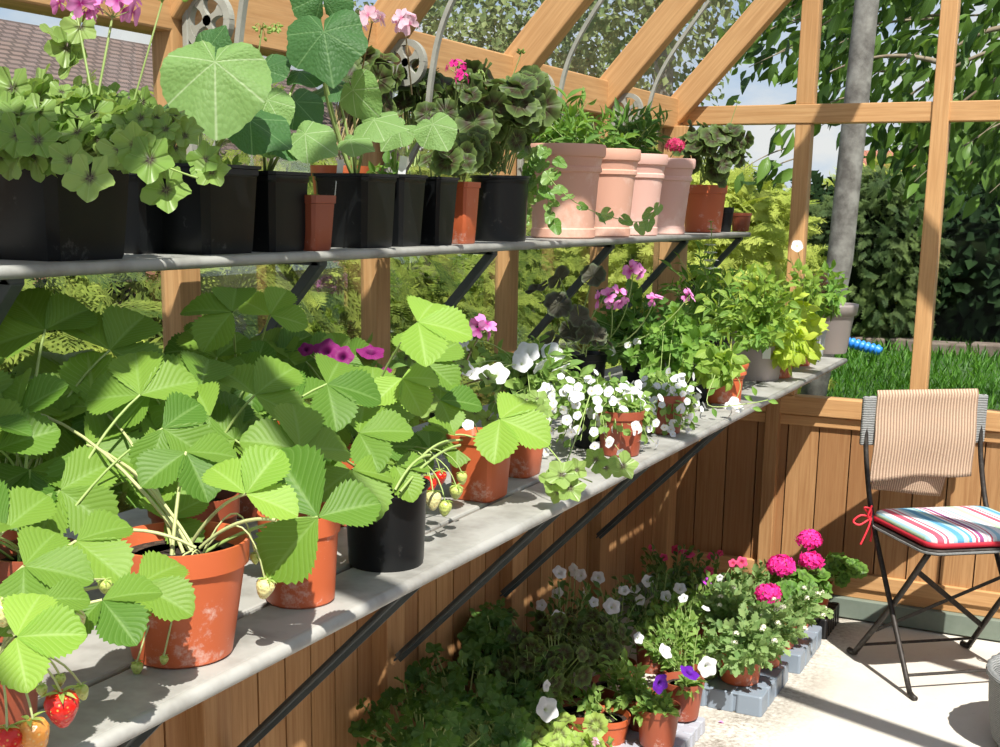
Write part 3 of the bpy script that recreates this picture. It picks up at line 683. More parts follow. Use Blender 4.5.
# =================================================================== PLANT TOOLKIT
CR=RW@np.array([1.,0,0]); CU=RW@np.array([0,-1.,0]); CT=RW@np.array([0,0,-1.])
UP=np.array([0,0,1.]); SUN=nz((.442,-.53,1.0))
def imdir(deg,k=0.): a=math.radians(deg); return nz(CR*math.cos(a)+CU*math.sin(a)+CT*k)
def arc(p0,p1,bow,n=8):
    p0=np.array(p0,float);p1=np.array(p1,float); t=np.linspace(0,1,n)[:,None]
    return p0+(p1-p0)*t+np.array(bow)*(4*t*(1-t))
class Plant:
    def __init__(s,name,label,cat,loc,group=None):
        s.o=np.array(loc,float); s.root=thing(name,label,cat,tuple(s.o),group); s.L={}; s.stems=[]; s.base=s.o+np.array([0,0,.05]); s.r=.05
    def leaf(s,key,mk,Mx):
        Mx=Mx.copy()
        if Mx[1,3]<4.6: Mx[0,3]=max(Mx[0,3],-1.44+.25*abs(Mx[1,3]%.05)); Mx[1,3]=min(Mx[1,3],4.40)
        Mx[:3,3]-=s.o; s.L.setdefault((key,mk),[]).append(Mx)
    def stem(s,pts,r):
        pts=np.array(pts,float); pts[:,0]=np.maximum(pts[:,0],-1.445); pts[:,1]=np.minimum(pts[:,1],4.41); s.stems.append((np.asarray(pts)-s.o,r))
    def pot(s,style,mk,rt,rb,h,rim=.018,soil=.84,sq=0,n=36):
        b=MB(); w=.0035
        if style=='round': pr=[(rb*.93,0),(rb,.003),(rb+(rt*.93-rb)*.5,(h-rim)*.5),(rt*.93,h-rim),(rt*.985,h-rim+.001),(rt,h-.003),(rt,h),(rt-w,h),(rt*.9-w,h-rim),(rt*.88,h*soil)]
        elif style=='nursery': pr=[(rb*.9,.006),(rb*.97,0),(rb,.006),(rt*.92,h-rim),(rt*.93,h-rim+.002),(rt*.95,h-rim+.004),(rt*.95,h-.006),(rt,h-.005),(rt,h),(rt-w,h),(rt*.9-w,h-rim),(rt*.88,h*soil)]
        elif style=='fancy':
            pr=[(rb*.96,0),(rb*1.03,.004),(rb*1.03,h*.10),(rb*.99,h*.115),(rt*.83,h*.60),(rt*.86,h*.70),(rt*.91,h*.715),(rt*.91,h*.755),(rt*.88,h*.77),(rt*.92,h*.86),(rt*.98,h*.875),(rt,h*.91),(rt,h*.98),(rt*.98,h),(rt*.90,h),(rt*.86,h*.9),(rt*.84,h*soil)]
        elif style=='rings': pr=[(rb*.95,0),(rb,.003),(rt*.80,h*.60),(rt*.84,h*.62),(rt*.84,h*.66),(rt*.86,h*.69),(rt*.92,h*.72),(rt*.92,h*.80),(rt*.90,h*.82),(rt*.97,h*.88),(rt,h*.97),(rt*.99,h),(rt-w,h),(rt*.85,h*soil)]
        b.lathe(pr,n,sq); s.potobj=b.build('pot',M[mk],s.root,smooth=True)
        try:
            es=s.potobj.modifiers.new('e','EDGE_SPLIT'); es.split_angle=math.radians(35)
        except Exception: pass
        b=MB(); rr=(rt*.87+.0) ; V=[]
        sr=[(rr*k/4,h*soil+.003*math.sin(k*2.1)) for k in range(4,-1,-1)]
        sr[0]=(rr,h*soil); b.lathe(sr[::-1] if False else sr,n if n<30 else 28,sq); b.build('soil',M['soil'],s.root)
        s.base=s.o+np.array([0,0,h*soil]); s.r=rr; return s
    def label(s,off,h=.07,w=.014,ang=0,mk='white',name='plant_label'):
        b=MB(); b.box((-w/2,-.0008,-.03),(w/2,.0008,h)); o=b.build(name,M[mk],s.root); p=s.base-s.o+np.array(off); o.location=tuple(p); o.rotation_euler=(.1,.12,ang); return o
    def bush(s,c,rad,n,lv,key,mk,size,stemr=.0013,lean=.0,nrm=(.25,-.35,.6),shell=.45,droop=.0,pair=True,t0=.35,spread=.7,hang=0,lsp=.5,stems=True,seedr=None,jit=.45):
        """n stems from the compost to points spread through the ellipsoid c,rad; lv leaves along each"""
        c=np.array(c,float); rad=np.array(rad,float); tips=[]
        for i in range(n):
            d=nz(RNG.normal(size=3)); q=c+d*rad*(shell+(1-shell)*RNG.random())**.6
            th=rnd(0,2*PI); b0=s.base+np.array([math.cos(th),math.sin(th),0])*s.r*spread*random.random()**.5
            out_=q-c; bow=np.array([0,0,.12])*0+nz(out_+1e-6)*np.array([1,1,0])*-.08*np.linalg.norm(q-b0)*.5
            if q[2]<b0[2]: bow=bow+np.array([0,0,1])*(.35*np.linalg.norm(q-b0)+.01)
            pts=arc(b0,q,bow,7)
            if stems: s.stem(pts,np.linspace(stemr,stemr*.6,7))
            m=lv
            for k in range(m):
                t=t0+(1-t0)*(k+.6*random.random())/m; t=min(t,1); f=t*6; j=min(int(f),5); p=pts[j]+(pts[j+1]-pts[j])*(f-j); tn=nz(pts[j+1]-pts[j])
                a=k*2.4+i; side=nz(np.cross(tn,nz(RNG.normal(size=3))))
                dr=nz(side*(1-.45*t)+tn*(lsp*t+.1)+np.array([0,0,-droop])+nz(out_)*.25)
                nn=nz(np.array(nrm)+nz(out_)*.35+RNG.normal(size=3)*jit)
                s.leaf(key,mk,frame(p+dr*size*.08,dr,nn,size*rnd(.65,1.15)))
            tips.append((pts[-1],nz(pts[-1]-pts[-2])))
        return tips
    def disc_bush(s,c,rad,n,key,mk,size,stemr=.0018,nrm=(.3,-.5,.6),shell=.6,jit=.35,stems=True,smk=None,ydir=None):
        """round leaves each on its own petiole, blade facing outwards"""
        c=np.array(c,float); rad=np.array(rad,float)
        for i in range(n):
            d=nz(RNG.normal(size=3)+np.array([.25,-.35,.35])); q=c+d*rad*(shell+(1-shell)*RNG.random())
            th=rnd(0,2*PI); b0=s.base+np.array([math.cos(th),math.sin(th),0])*s.r*.5
            mid=c*.55+s.base*.45; b1=b0+(mid-b0)*rnd(.3,1.0)
            if stems: s.stem(arc(b1,q,(0,0,.006 if q[2]>b1[2] else .02),6),stemr)
            nn=nz(np.array(nrm)+d*.8+RNG.normal(size=3)*jit)
            yd=nz(d*.6+np.array([0,0,-.55])+RNG.normal(size=3)*.5) if ydir is None else np.array(ydir)
            s.leaf(key,mk,frame(q,yd,nn,size*rnd(.6,1.1)))
    def flower(s,key,mk,p,nrm,size,name='flower',centre=None,stem_from=None,smk='stem',sr=.0010,bow=(0,0,.0)):
        ck=(key,mk,'m')
        me=FL.get(ck)
        if me is None:
            b=MB(); b.inst(T[key],[np.eye(4)])
            if centre:
                b.add(*_dome(.12,.05),mi=1); mats=[M[mk],M[centre]]
            else: mats=[M[mk]]
            o=b.build(name,mats,s.root,smooth=True); FL[ck]=o.data
        else:
            o=bpy.data.objects.new(name,me); COL.objects.link(o); o.parent=s.root
        n=nz(nrm); Mx=frame(np.array(p)-s.o,nz(np.cross(n,nz(RNG.normal(size=3)))),n,size)
        o.matrix_local=Matrix(Mx.tolist())
        if stem_from is not None:
            q=np.array(p)-n*size*.6; s.stem(arc(stem_from,q,bow,8),sr)
        return o
    def umbel(s,p,R,n,mk,key='pelarg',fs=.013,name='flower_head',squash=.75,ctr=None,stem_from=None,sr=.0016,bow=(0,0,0)):
        b=MB(); ms=[]
        for i in range(n):
            z=1-1.5*(i+.5)/n; a=i*2.39996; rr=math.sqrt(max(0,1-z*z)); d=np.array([rr*math.cos(a),rr*math.sin(a),z])
            q=d*R*np.array([1,1,squash])*rnd(.86,1.08)
            ms.append(frame(q,nz(np.cross(d,nz(RNG.normal(size=3)))),nz(d+RNG.normal(size=3)*.25),fs*rnd(.85,1.15)))
            b.tube([np.array([0,0,-R*.55]),q-d*.003],.0006,4,mi=1)
        b.inst(T[key],ms); o=b.build(name,[M[mk],M['stem']],s.root,smooth=True); o.location=tuple(np.array(p)-s.o)
        if stem_from is not None: s.stem(arc(stem_from,np.array(p)-UP*R*.5,bow,9),sr)
        return o
    def buds(s,p,n=7,R=.012,down=True,stem_from=None,mk='calyx',name='bud_cluster',bow=(0,0,0)):
        b=MB()
        for i in range(n):
            a=i*2.4; d=nz((math.cos(a),math.sin(a),rnd(-1.2,.3) if down else rnd(.2,1.3))); q=d*R*rnd(.7,1.2)
            b.tube(arc((0,0,0),q,(0,0,R*.5),5),.0006,4)
            b.lathe([(0,-.004),(.0022,-.002),(.0026,0),(.0015,.003),(0,.005)],7,M=frame(q,np.cross(d,(.1,.3,.9)),d))
        o=b.build(name,M[mk],s.root,smooth=True); o.location=tuple(np.array(p)-s.o)
        if stem_from is not None: s.stem(arc(stem_from,p,bow,9),.0012)
    def trifol(s,p,ang,k=.1,nrm=None,size=.08,mk='straw',crown=None,sr=.0022,lat=75,jit=.12,bow=None,asz=(1,1,1)):
        """three leaflets at p; ang = direction of the end leaflet as seen"""
        p=np.array(p,float); n=nz(CT*.55+UP*.65+CR*.15 if nrm is None else np.array(nrm)); n=nz(n+RNG.normal(size=3)*jit)
        d=imdir(ang,k); d=nz(d-n*(d@n)*.8)
        x=nz(np.cross(d,n))
        for j,(a,q) in enumerate(((0,1.),(lat,.92),(-lat,.92))):
            ar=math.radians(a); dd=nz(d*math.cos(ar)+x*math.sin(ar)-n*.12)
            nn=nz(n+ (x*math.sin(ar))*.25+RNG.normal(size=3)*.08)
            s.leaf('leaflet',mk,frame(p+dd*.001,dd,nn,size*q*asz[j]*rnd(.95,1.05)))
        if crown is None: crown=s.base+RNG.normal(size=3)*np.array([.012,.012,0])
        L=np.linalg.norm(p-crown); s.stem(arc(crown,p,(UP*.10*L if bow is None else np.array(bow)),10),np.linspace(sr*1.1,sr*.75,10))
    def berry(s,p,mk,size=.022,stem_from=None,name='strawberry',bow=(0,0,.01)):
        r=size/2; b=MB(); b.lathe([(0,-r*1.25),(r*.30,-r*1.12),(r*.62,-r*.7),(r*.9,-r*.05),(r*.97,r*.35),(r*.80,r*.78),(r*.4,r*.95),(0,r*.98)],22)
        o=b.build(name,M[mk],s.root,smooth=True); o.location=tuple(np.array(p)-s.o); o.rotation_euler=(rnd(-.25,.25),rnd(-.25,.25),0)
        b=MB(); ms=[]
        for i in range(9):
            a=i*2*PI/9; ms.append(frame((0,0,r*.92),(math.cos(a),math.sin(a),-.35 if i%2 else .25),(0,0,1),r*1.25))
        b.inst(T['lance'],ms); b.build('calyx',M['calyx'],o)
        if stem_from is not None: s.stem(arc(stem_from,np.array(p)+UP*r*.95,bow,10),.0011)
        return o
    def done(s,smk='stem',name='foliage',sn='stems'):
        if s.stems:
            b=MB()
            for p,r in s.stems: b.tube(p,r,5,cap=False)
            b.build(sn,M[smk],s.root,smooth=True)
        grp={}
        for (k,mk),ms in s.L.items(): grp.setdefault(mk,[]).append((k,ms))
        mats=list(grp)
        if mats:
            b=MB()
            for i,mk in enumerate(mats):
                for k,ms in grp[mk]: b.inst(T[k],ms,mi=i)
            b.build(name,[M[m] for m in mats],s.root,smooth=True)
        return s
FL={}
def _dome(r,h,n=10):
    V=[(0,0,h)]; 
    for k in range(n): V.append((r*math.cos(2*PI*k/n),r*math.sin(2*PI*k/n),h*.3))
    return np.array(V),[(0,1+k,1+(k+1)%n) for k in range(n)]
def hero_leaf(pl,key,mk,px,py,y,size,ang,k=.0,nrm=None,frm=None,sr=.003,bow=None,name='leaf',fold=0):
    """a large leaf that is a part of its own; ang = where the tip points"""
    p=at_y(px,py,y); n=nz(CT*.7+UP*.5 if nrm is None else np.array(nrm)); d=imdir(ang,k)
    b=MB(); b.inst(T[key],[frame(p-pl.o,d,n,size)]); o=b.build(name,M[mk],pl.root,smooth=True)
    f=pl.base if frm is None else np.array(frm)
    b=MB(); b.tube(arc(f,p-n*.002,UP*.02 if bow is None else np.array(bow),10)-pl.o,np.linspace(sr,sr*.7,10),7); b.build('petiole',M['stem'],o,smooth=True)
    o.children  # sub-part follows its leaf
    return o
def shelf_pos(px,py,xc,z):
    p=at_x(px,py,xc); return np.array([xc,p[1],z])
# =================================================================== LOWER SHELF : strawberries
def SP(px,py,xc): return shelf_pos(px,py,xc,SZ)
def strawberry(label,loc,style,mk,rt,rb,h,**kw):
    p=Plant('strawberry_plant',label,'potted plant',loc,'strawberry plants in pots on the lower shelf'); p.pot(style,mk,rt,rb,h,**kw); return p
q_=at_z(57,648,1.06); DPOS=np.array([-.905,.765,SZ])
# S2 the big orange pot
A=strawberry('strawberry plant with pale arching stalks in the large chalk-marked orange pot',SP(181,600,-.915),'round','orange',.078,.056,.135,rim=.028,soil=.86)
# S3
B_=strawberry('strawberry plant with large dark drooping leaf in orange pot between big orange and black pots',SP(300,560,-.912),'round','orange',.053,.044,.118,rim=.026)
C_=strawberry('strawberry plant in round black nursery pot at the front edge of the shelf',SP(386,520,-.905),'nursery','black',.063,.054,.118,rim=.012)
D_=strawberry('strawberry plant with ripening fruit in brown pot at the left edge of the picture',DPOS,'round','brown',.056,.045,.105,rim=.02)
E_=strawberry('strawberry plant in brown pot behind the large orange pot',np.array([-1.10,1.30,SZ]),'round','brown',.062,.048,.115,rim=.028)
F_=strawberry('strawberry plant in orange pot against the window behind the leftmost fruiting plant',np.array([-1.24,1.12,SZ]),'round','orange',.062,.048,.12)
G_=strawberry('strawberry plant in orange pot behind the round black pot',np.array([-1.075,1.66,SZ]),'round','orange',.062,.048,.115)
H_=strawberry('strawberry plant in brown pot at the back below the first wall post',np.array([-1.26,1.62,SZ]),'round','brown',.06,.048,.115)
I_=strawberry('strawberry plant in square orange pot just past the round black pot',SP(480,470,-.975),'round','orange',.049,.039,.115,rim=.014,sq=5)
J_=strawberry('small strawberry plant in brown pot behind the leftmost fruiting plant',np.array([-1.10,1.02,SZ]),'round','brown',.056,.045,.105)
tri=[ # plant,px,py,y,ang,size,k,mk
 (A,87,445,1.12,-5,.100,.2,'straw'),(A,10,408,1.14,35,.095,.2,'straw'),(A,95,407,1.2,88,.085,.5,'strawlime'),
 (E_,200,388,1.26,150,.088,.1,'straw'),(E_,152,452,1.16,15,.085,.2,'straw'),(A,186,452,1.10,-60,.070,.3,'straw'),
 (H_,232,312,1.42,165,.080,.0,'straw'),(H_,270,315,1.55,70,.062,.2,'strawlime'),
 (A,246,494,1.06,70,.068,.5,'strawlime'),(D_,24,566,.80,20,.062,.4,'straw'),(D_,16,637,.70,30,.056,.4,'strawlime'),
 (D_,76,541,.88,-25,.064,.4,'straw'),(D_,102,600,.84,-40,.060,.5,'straw'),(D_,138,585,.93,-10,.066,.3,'straw'),(D_,40,600,.76,-60,.05,.2,'straw'),
 (E_,327,384,1.42,10,.082,.1,'straw'),(C_,359,433,1.42,35,.078,.3,'straw'),(G_,418,322,1.6,15,.088,.3,'strawlime'),
 (G_,402,378,1.62,-60,.07,.2,'strawlime'),(I_,500,419,1.86,-10,.095,.35,'strawlime'),(I_,455,435,1.88,200,.07,.2,'straw'),
 (J_,45,330,1.18,120,.09,.0,'straw'),(F_,110,350,1.24,60,.095,.0,'straw'),(F_,70,372,1.22,190,.09,.0,'straw'),(J_,140,395,1.16,100,.08,.1,'straw'),
 (D_,5,530,.95,120,.075,.2,'straw'),(J_,30,470,1.06,-80,.085,.2,'straw'),(J_,60,490,1.05,-30,.08,.2,'straw'),
 (E_,255,395,1.32,60,.08,.1,'straw'),(E_,282,430,1.36,-10,.085,.1,'straw'),(G_,300,400,1.5,110,.08,.1,'straw'),
 (B_,235,440,1.3,130,.075,.1,'straw'),(C_,395,465,1.45,-60,.06,.3,'straw'),(G_,372,405,1.6,80,.08,.1,'straw'),(G_,440,400,1.7,20,.07,.1,'straw'),
 (C_,330,455,1.4,200,.075,.2,'straw'),(E_,215,430,1.3,60,.075,.1,'straw'),(I_,430,450,1.8,150,.06,.3,'straw'),(B_,300,450,1.28,80,.08,.2,'straw'),(A,165,520,1.1,60,.06,.4,'straw')]
for (p,px,py,y,an,sz,k,mk) in tri: p.trifol(at_y(px,py,y),an,k,size=sz,mk=mk)
# the big hanging leaf in front of the small orange pot
B_.trifol(at_y(318,517,1.12),120,.3,nrm=CT*.9+UP*.25,size=.098,mk='straw',lat=105,crown=A.base+np.array([.02,.02,.0]),asz=(1,.85,.95),jit=.03,bow=UP*.01)
C_.trifol(at_y(352,470,1.36),-60,.3,size=.075,mk='straw')
for i in range(46):   # the mass of leaves behind, standing on their own stalks
    p=random.choice([E_,F_,G_,H_,F_,J_,E_]); q=p.base+np.array([rnd(-.10,.12),rnd(-.16,.18),rnd(.03,.19)])
    p.trifol(q,rnd(0,360),.1,nrm=SUN*.8+CT*.4+RNG.normal(size=3)*.25,size=rnd(.055,.08),sr=.0018)
# stalks and fruit
for (px,py,y,mk,sz) in [(62,708,.73,'b_red',.030),(34,735,.69,'b_orange',.028),(74,600,.80,'b_green',.019),(72,622,.79,'b_cream',.025),(105,586,.86,'b_green',.014),(3,612,.72,'b_cream',.022),
                       (60,680,.74,'b_green',.010),(82,692,.76,'b_green',.013),(8,742,.67,'b_red',.024),(42,690,.72,'b_green',.010)]:
    D_.berry(at_y(px,py,y),mk,sz,D_.base+np.array([.03,-.02,0]),bow=(.02,-.01,.03))
for (px,py,y,mk,sz) in [(137,668,.98,'b_green',.014),(164,660,.99,'b_green',.010),(265,588,1.08,'b_cream',.022),(255,558,1.10,'b_green',.012)]:
    A.berry(at_y(px,py,y),mk,sz,A.base+np.array([.03,.0,0.0]),bow=(.01,.0,.05))
for (px,py,y,mk,sz) in [(296,562,1.13,'b_cream',.017)]: B_.berry(at_y(px,py,y),mk,sz,B_.base,bow=(.02,0,.03))
for (px,py,y,mk,sz) in [(433,500,1.58,'b_cream',.026),(445,508,1.62,'b_green',.022),(456,492,1.66,'b_green',.022),(428,485,1.63,'b_red',.028),(440,477,1.66,'b_red',.022),(462,478,1.7,'b_green',.018)]:
    G_.berry(at_y(px,py,y),mk,sz,G_.base+np.array([.05,.0,0.01]),bow=(.02,0,.03))
for (px,py,y,mk,sz) in [(281,426,1.46,'b_red',.022),(288,420,1.5,'b_red',.018)]: E_.berry(at_y(px,py,y),mk,sz,E_.base,bow=(0,0,.03))
for p,px,py,y in [(E_,142,404,1.2),(I_,468,425,1.85)]:
    p.flower('five','p_white2',at_y(px,py,y),CT+UP*.6,.011,centre='yellow',stem_from=p.base,sr=.001,bow=UP*.02)
# runners and loose stalks
for p,(x0,y0,d0),(x1,y1,d1) in [(A,(192,545,1.05),(120,462,1.1)),(A,(200,548,1.05),(276,520,1.05)),(A,(196,548,1.05),(95,535,1.0)),(C_,(395,490,1.42),(430,455,1.5)),(C_,(400,492,1.42),(460,445,1.6)),(G_,(410,470,1.6),(455,440,1.7))]:
    p.stem(arc(at_y(x0,y0,d0),at_y(x1,y1,d1),(0,0,.012),9),.0021)
for p in (A,B_,C_,D_,E_,F_,G_,H_,I_,J_): p.done('palestem' if p in (A,D_) else 'stem')
# =================================================================== LOWER SHELF : flowers, herbs
def LP(name,label,px,py,xc,style,mk,rt,rb,h,cat='potted plant',group=None,**kw):
    p=Plant(name,label,cat,SP(px,py,xc),group); p.pot(style,mk,rt,rb,h,**kw); return p
# purple petunia at the back
p=LP('potted_petunia','purple-flowered petunia at the back under the second wall post',352,420,-1.24,'round','black',.055,.042,.11)
p.bush(at_y(350,370,1.86),(.10,.12,.07),26,7,'ellip','petuleaf',.034)
for px,py,y,s in [(326,350,1.62,.021),(342,356,1.62,.018),(371,351,1.7,.022),(383,372,1.7,.014),(306,349,1.62,.012)]:
    q=at_y(px,py,y); p.flower('petunia','p_purple',q,CT*.8+UP*.5+RNG.normal(size=3)*.25,s,stem_from=p.base,bow=UP*.02)
p.done()
# petunias white
p=LP('potted_petunia','white petunia with large blooms behind the lime strawberry leaf',530,415,-1.20,'round','black',.06,.047,.12)
p.bush(at_y(520,375,2.55),(.16,.20,.09),44,7,'ellip','petuleaf',.036)
for px,py,y,s in [(462,341,2.3,.030),(480,372,2.2,.028),(497,373,2.25,.030),(527,352,2.5,.034),(522,362,2.45,.028),(553,352,2.6,.036),(540,367,2.5,.024),(562,366,2.6,.034),(563,383,2.55,.03),(548,388,2.5,.02),(466,368,2.2,.02)]:
    p.flower('petunia','p_white',at_y(px,py,y),CT*.6+UP*.4+CR*.2+RNG.normal(size=3)*.5,s*.82,stem_from=p.base+np.array([0,0,.01]),bow=UP*.03)
p.done()
# pelargonium with tall pink umbels
p=LP('potted_geranium','bronze-leaved geranium with pink flower heads on long stalks near the end of the white flowers',585,370,-1.27,'round','black',.06,.048,.12)
p.disc_bush(at_y(570,300,2.95),(.10,.12,.10),8,'zonalhero','bronze',.037,nrm=CT*.8+UP*.25)
p.disc_bush(at_y(578,345,2.85),(.10,.10,.05),7,'zonalhero','bronze',.040,nrm=CT*.8+UP*.3)
for px,py,y,R,n in [(612,300,2.85,.034,7),(633,271,2.95,.022,4),(654,299,3.0,.011,2),(688,296,3.1,.010,2)]:
    p.umbel(at_y(px,py,y),R,n,'p_pink',fs=.023,stem_from=p.base+np.array([.02,0,.03]),bow=(0.02,0,-.03))
p.done()
p=LP('potted_geranium','ivy geranium with one pink bloom leaning above the tiled gap of the lower shelf',452,420,-1.22,'round','black',.055,.044,.11)
p.root['label']='green-leaved geranium with a single pink bloom beside the bright young strawberry leaf'
p.disc_bush(at_y(440,385,2.05),(.11,.13,.09),34,'ivyger','ivyger',.030)
p.umbel(at_y(482,329,2.1),.016,4,'p_pink',fs=.024,stem_from=p.base,bow=(.0,0,.02)); p.buds(at_y(455,318,2.05),4,.012,stem_from=p.base,mk='calyx'); p.done('redstem')
# trailing geranium shoot at the edge of the shelf
p=LP('potted_geranium','trailing ivy geranium in small orange pot hanging over the front edge',518,455,-1.0,'round','orange',.047,.036,.095,rim=.012,sq=4)
p.disc_bush(p.base+np.array([0,.0,.04]),(.06,.07,.04),16,'ivyger','ivyger',.026)
for pts in ([(500,420,2.1),(540,440,1.95),(568,470,1.9),(592,482,1.95)],[(590,395,2.2),(575,440,2.0),(560,480,1.9)]):
    P3=[at_y(*q) for q in pts]; p.stem(smooth_pts(P3,18),.0014)
for px,py,y,s,a in [(562,475,1.88,.030,200),(570,488,1.88,.028,-60),(552,482,1.88,.026,160),(596,460,1.95,.024,60),(606,468,1.97,.024,-20),(623,466,2.0,.028,-60),(577,470,1.9,.022,40),(558,492,1.9,.022,250)]:
    p.leaf('ivyger','ivyger',frame(at_y(px,py,y),imdir(a,.2),CT*.7+UP*.5,s))
p.done()
# bacopa, two-three pots of small white flowers
def bacopa(label,px,py,xc,reg,pot=('round','brown',.055,.042,.105),nf=56):
    p=LP('potted_bacopa',label,px,py,xc,*pot,group='small white flowers in brown pots'); ca=at_y(*reg[:3]); p.bush(ca,reg[3],56,9,'round_small','petuleaf',.023,droop=.2,t0=.3)
    for i in range(nf):
        d=nz(RNG.normal(size=3)+CT*1.0+UP*.35); q=ca+d*np.array(reg[3])*rnd(.85,1.12)
        p.flower('five','p_white2',q,d+CT*.5+RNG.normal(size=3)*.5,rnd(.008,.0115),stem_from=q-d*.02,sr=.0007)
    p.done()
bacopa('loose cloud of small white flowers nearest the trailing shoot',592,435,-.985,(585,415,2.38,(.12,.15,.085)),('round','black',.05,.04,.10),66)
bacopa('white-flowered bacopa in brown pot at the shelf edge, right of the trailing shoot',620,445,-.90,(622,420,2.46,(.085,.10,.075)),('round','brown',.050,.040,.095),50)
bacopa('white-flowered bacopa in brown pot, furthest along the shelf edge of the white-flowered pots',664,425,-.905,(664,408,2.74,(.085,.12,.085)),('round','brown',.045,.037,.09),58)
bacopa('upright bunch of small white flowers beside the ringed orange pot',700,400,-.98,(700,374,3.28,(.09,.10,.07)),('round','black',.05,.04,.10),56)
# leafy bushes behind
p=LP('potted_bedding_plant','dense dark green leafy plant behind the white flowers',640,370,-1.25,'round','black',.06,.05,.12)
p.bush(at_y(640,330,3.25),(.16,.24,.12),60,8,'cut','herbdark',.045); 
for px,py in [(628,345),(637,342),(612,352)]: p.flower('five','p_violet' if 0 else 'p_white2',at_y(px,py,3.1),CT,.011)
p.done()
p=LP('potted_bedding_plant','bright green leafy plant between the white flowers and the tall herbs',672,360,-1.10,'round','black',.06,.05,.12)
p.bush(at_y(673,345,3.15),(.12,.17,.10),56,8,'cut','herb',.042); p.done()
p=LP('potted_herb','tall green herb with narrow leaves under the end of the upper shelf',715,350,-1.27,'round','black',.065,.05,.13)
p.bush(at_y(705,295,3.75),(.16,.2,.17),54,11,'lance','herb',.052,t0=.2); 
tp=at_y(711,222,3.6)
for k in range(7):
    for a in range(9):
        q=at_y(711-k*.2,222+k*8,3.6); an=a*.7+k; d=np.array([math.cos(an),math.sin(an),.35]); p.leaf('blob','p_white2' if (a+k)%3 and k>1 else 'basil',frame(q,d,UP+d*.3,.010+.0035*k))
p.stem(arc(p.base,tp,(0,0,0),6),.0015); p.done()
p=LP('potted_herb','yellow-green mint-like herb in large taupe pot bearing a white label',756,380,-.965,'nursery','taupe',.088,.068,.150,rim=.022)
p.bush(at_y(752,302,3.52),(.15,.16,.13),56,11,'mintleaf','basil',.040,t0=.2); p.bush(at_y(758,338,3.45),(.08,.08,.035),20,8,'ellip','herb',.028)
b=MB(); V=[]; 
lp=p.o; dirc=nz(np.array([.42,-.91,0])); sd=np.array([.91,.42,0]); c0=lp-p.o+dirc*.080+sd*.012+UP*.088
b.add([c0-sd*.012-UP*.018,c0+sd*.012-UP*.018,c0+sd*.012+UP*.016+dirc*.003,c0-sd*.012+UP*.016+dirc*.003],[(0,1,2,3)]); o=b.build('paper_label',M['white'],p.root); sm=o.modifiers.new('s','SOLIDIFY'); sm.thickness=.001; sm.offset=1
p.done()
p=LP('potted_basil','young green basil in ringed orange pot at the shelf edge',722,390,-.925,'rings','orange',.068,.050,.105)
p.bush(at_y(700+12,372,3.08),(.075,.06,.05),24,7,'basilleaf','basil',.046); 
p.flower('five','p_white2',at_y(734,402,2.95),CT+UP*.2,.014,stem_from=p.base,bow=(0.03,0,.01)); p.flower('five','p_white2',at_y(729,406,2.96),CT+UP*.2,.012); p.flower('five','p_white2',at_y(739,408,2.95),CT,.012)
p.stem(smooth_pts([at_y(715,375,3.0),at_y(708,405,2.9),at_y(745,404,2.95),at_y(768,400,3.0)],16),.0013)
for px,py in [(712,408),(708,396),(752,408),(768,401),(744,396),(756,396)]: p.leaf('ellip','herb',frame(at_y(px,py,2.93),imdir(rnd(0,360),.2),CT+UP*.4,.026))
p.done()
def basil(label,px,py,xc,y,pot,size,reg,mk='lime',n=40,grp=None):
    p=LP('potted_basil',label,px,py,xc,*pot,group=grp); 
    p.bush(at_y(*reg[:3]),reg[3],n,7,'basilleaf',mk,size,droop=.5,lsp=.2); p.done(); return p
basil('drooping lime-green basil in square orange pot beside the large taupe pot',778,380,-.915,3.55,('round','orange',.048,.038,.10),.052,(789,338,3.7,(.055,.06,.10)))
basil('lime-green basil in small orange pot behind the square orange one',799,360,-.93,3.8,('round','orange',.045,.036,.085),.050,(800,325,3.95,(.07,.07,.13)))
p=LP('potted_herb','tall yellow-green basil under a white bloom, in grey pot with a printed white mark',811,358,-.955,'round','greyclear',.050,.040,.10)
p.bush(at_y(800,290,4.0),(.09,.08,.12),26,7,'basilleaf','basil',.042)
p.flower('five','p_white2',at_y(797,246,4.0),CT,.02,stem_from=p.base,bow=(0,0,.03))
b=MB(); c0=np.array([.047*.42,-.047*.91,.055])
for sgn,rr,zz in ((1,.010,.012),(1,.012,-.008)):
    b.tube([c0+dirc*.004+sd*rr*.75*math.cos(a)+UP*(zz+rr*math.sin(a)) for a in np.linspace(0,2*PI,15)],.002,5)
b.build('printed_mark',M['white'],p.root); p.done()
p=LP('potted_herb','bronze-leaved plant between the lime basil and the end pot',818,345,-1.06,'round','black',.05,.04,.10)
p.bush(at_y(812,295,4.25),(.08,.08,.07),18,6,'basilleaf','coleus',.045); p.done()
p=LP('potted_herb','small mint in double-stacked taupe pot standing last on the lower shelf',829,345,-.925,'nursery','taupe',.088,.064,.165,rim=.03)
p.bush(at_y(826,288,4.15),(.075,.06,.085),18,7,'mintleaf','herb',.044)
b=MB(); b.lathe([(.082,.135),(.09,.138),(.094,.168),(.094,.176),(.086,.176),(.082,.15)],36); b.build('inner_pot_rim',M['taupe'],p.root,smooth=True); p.done()
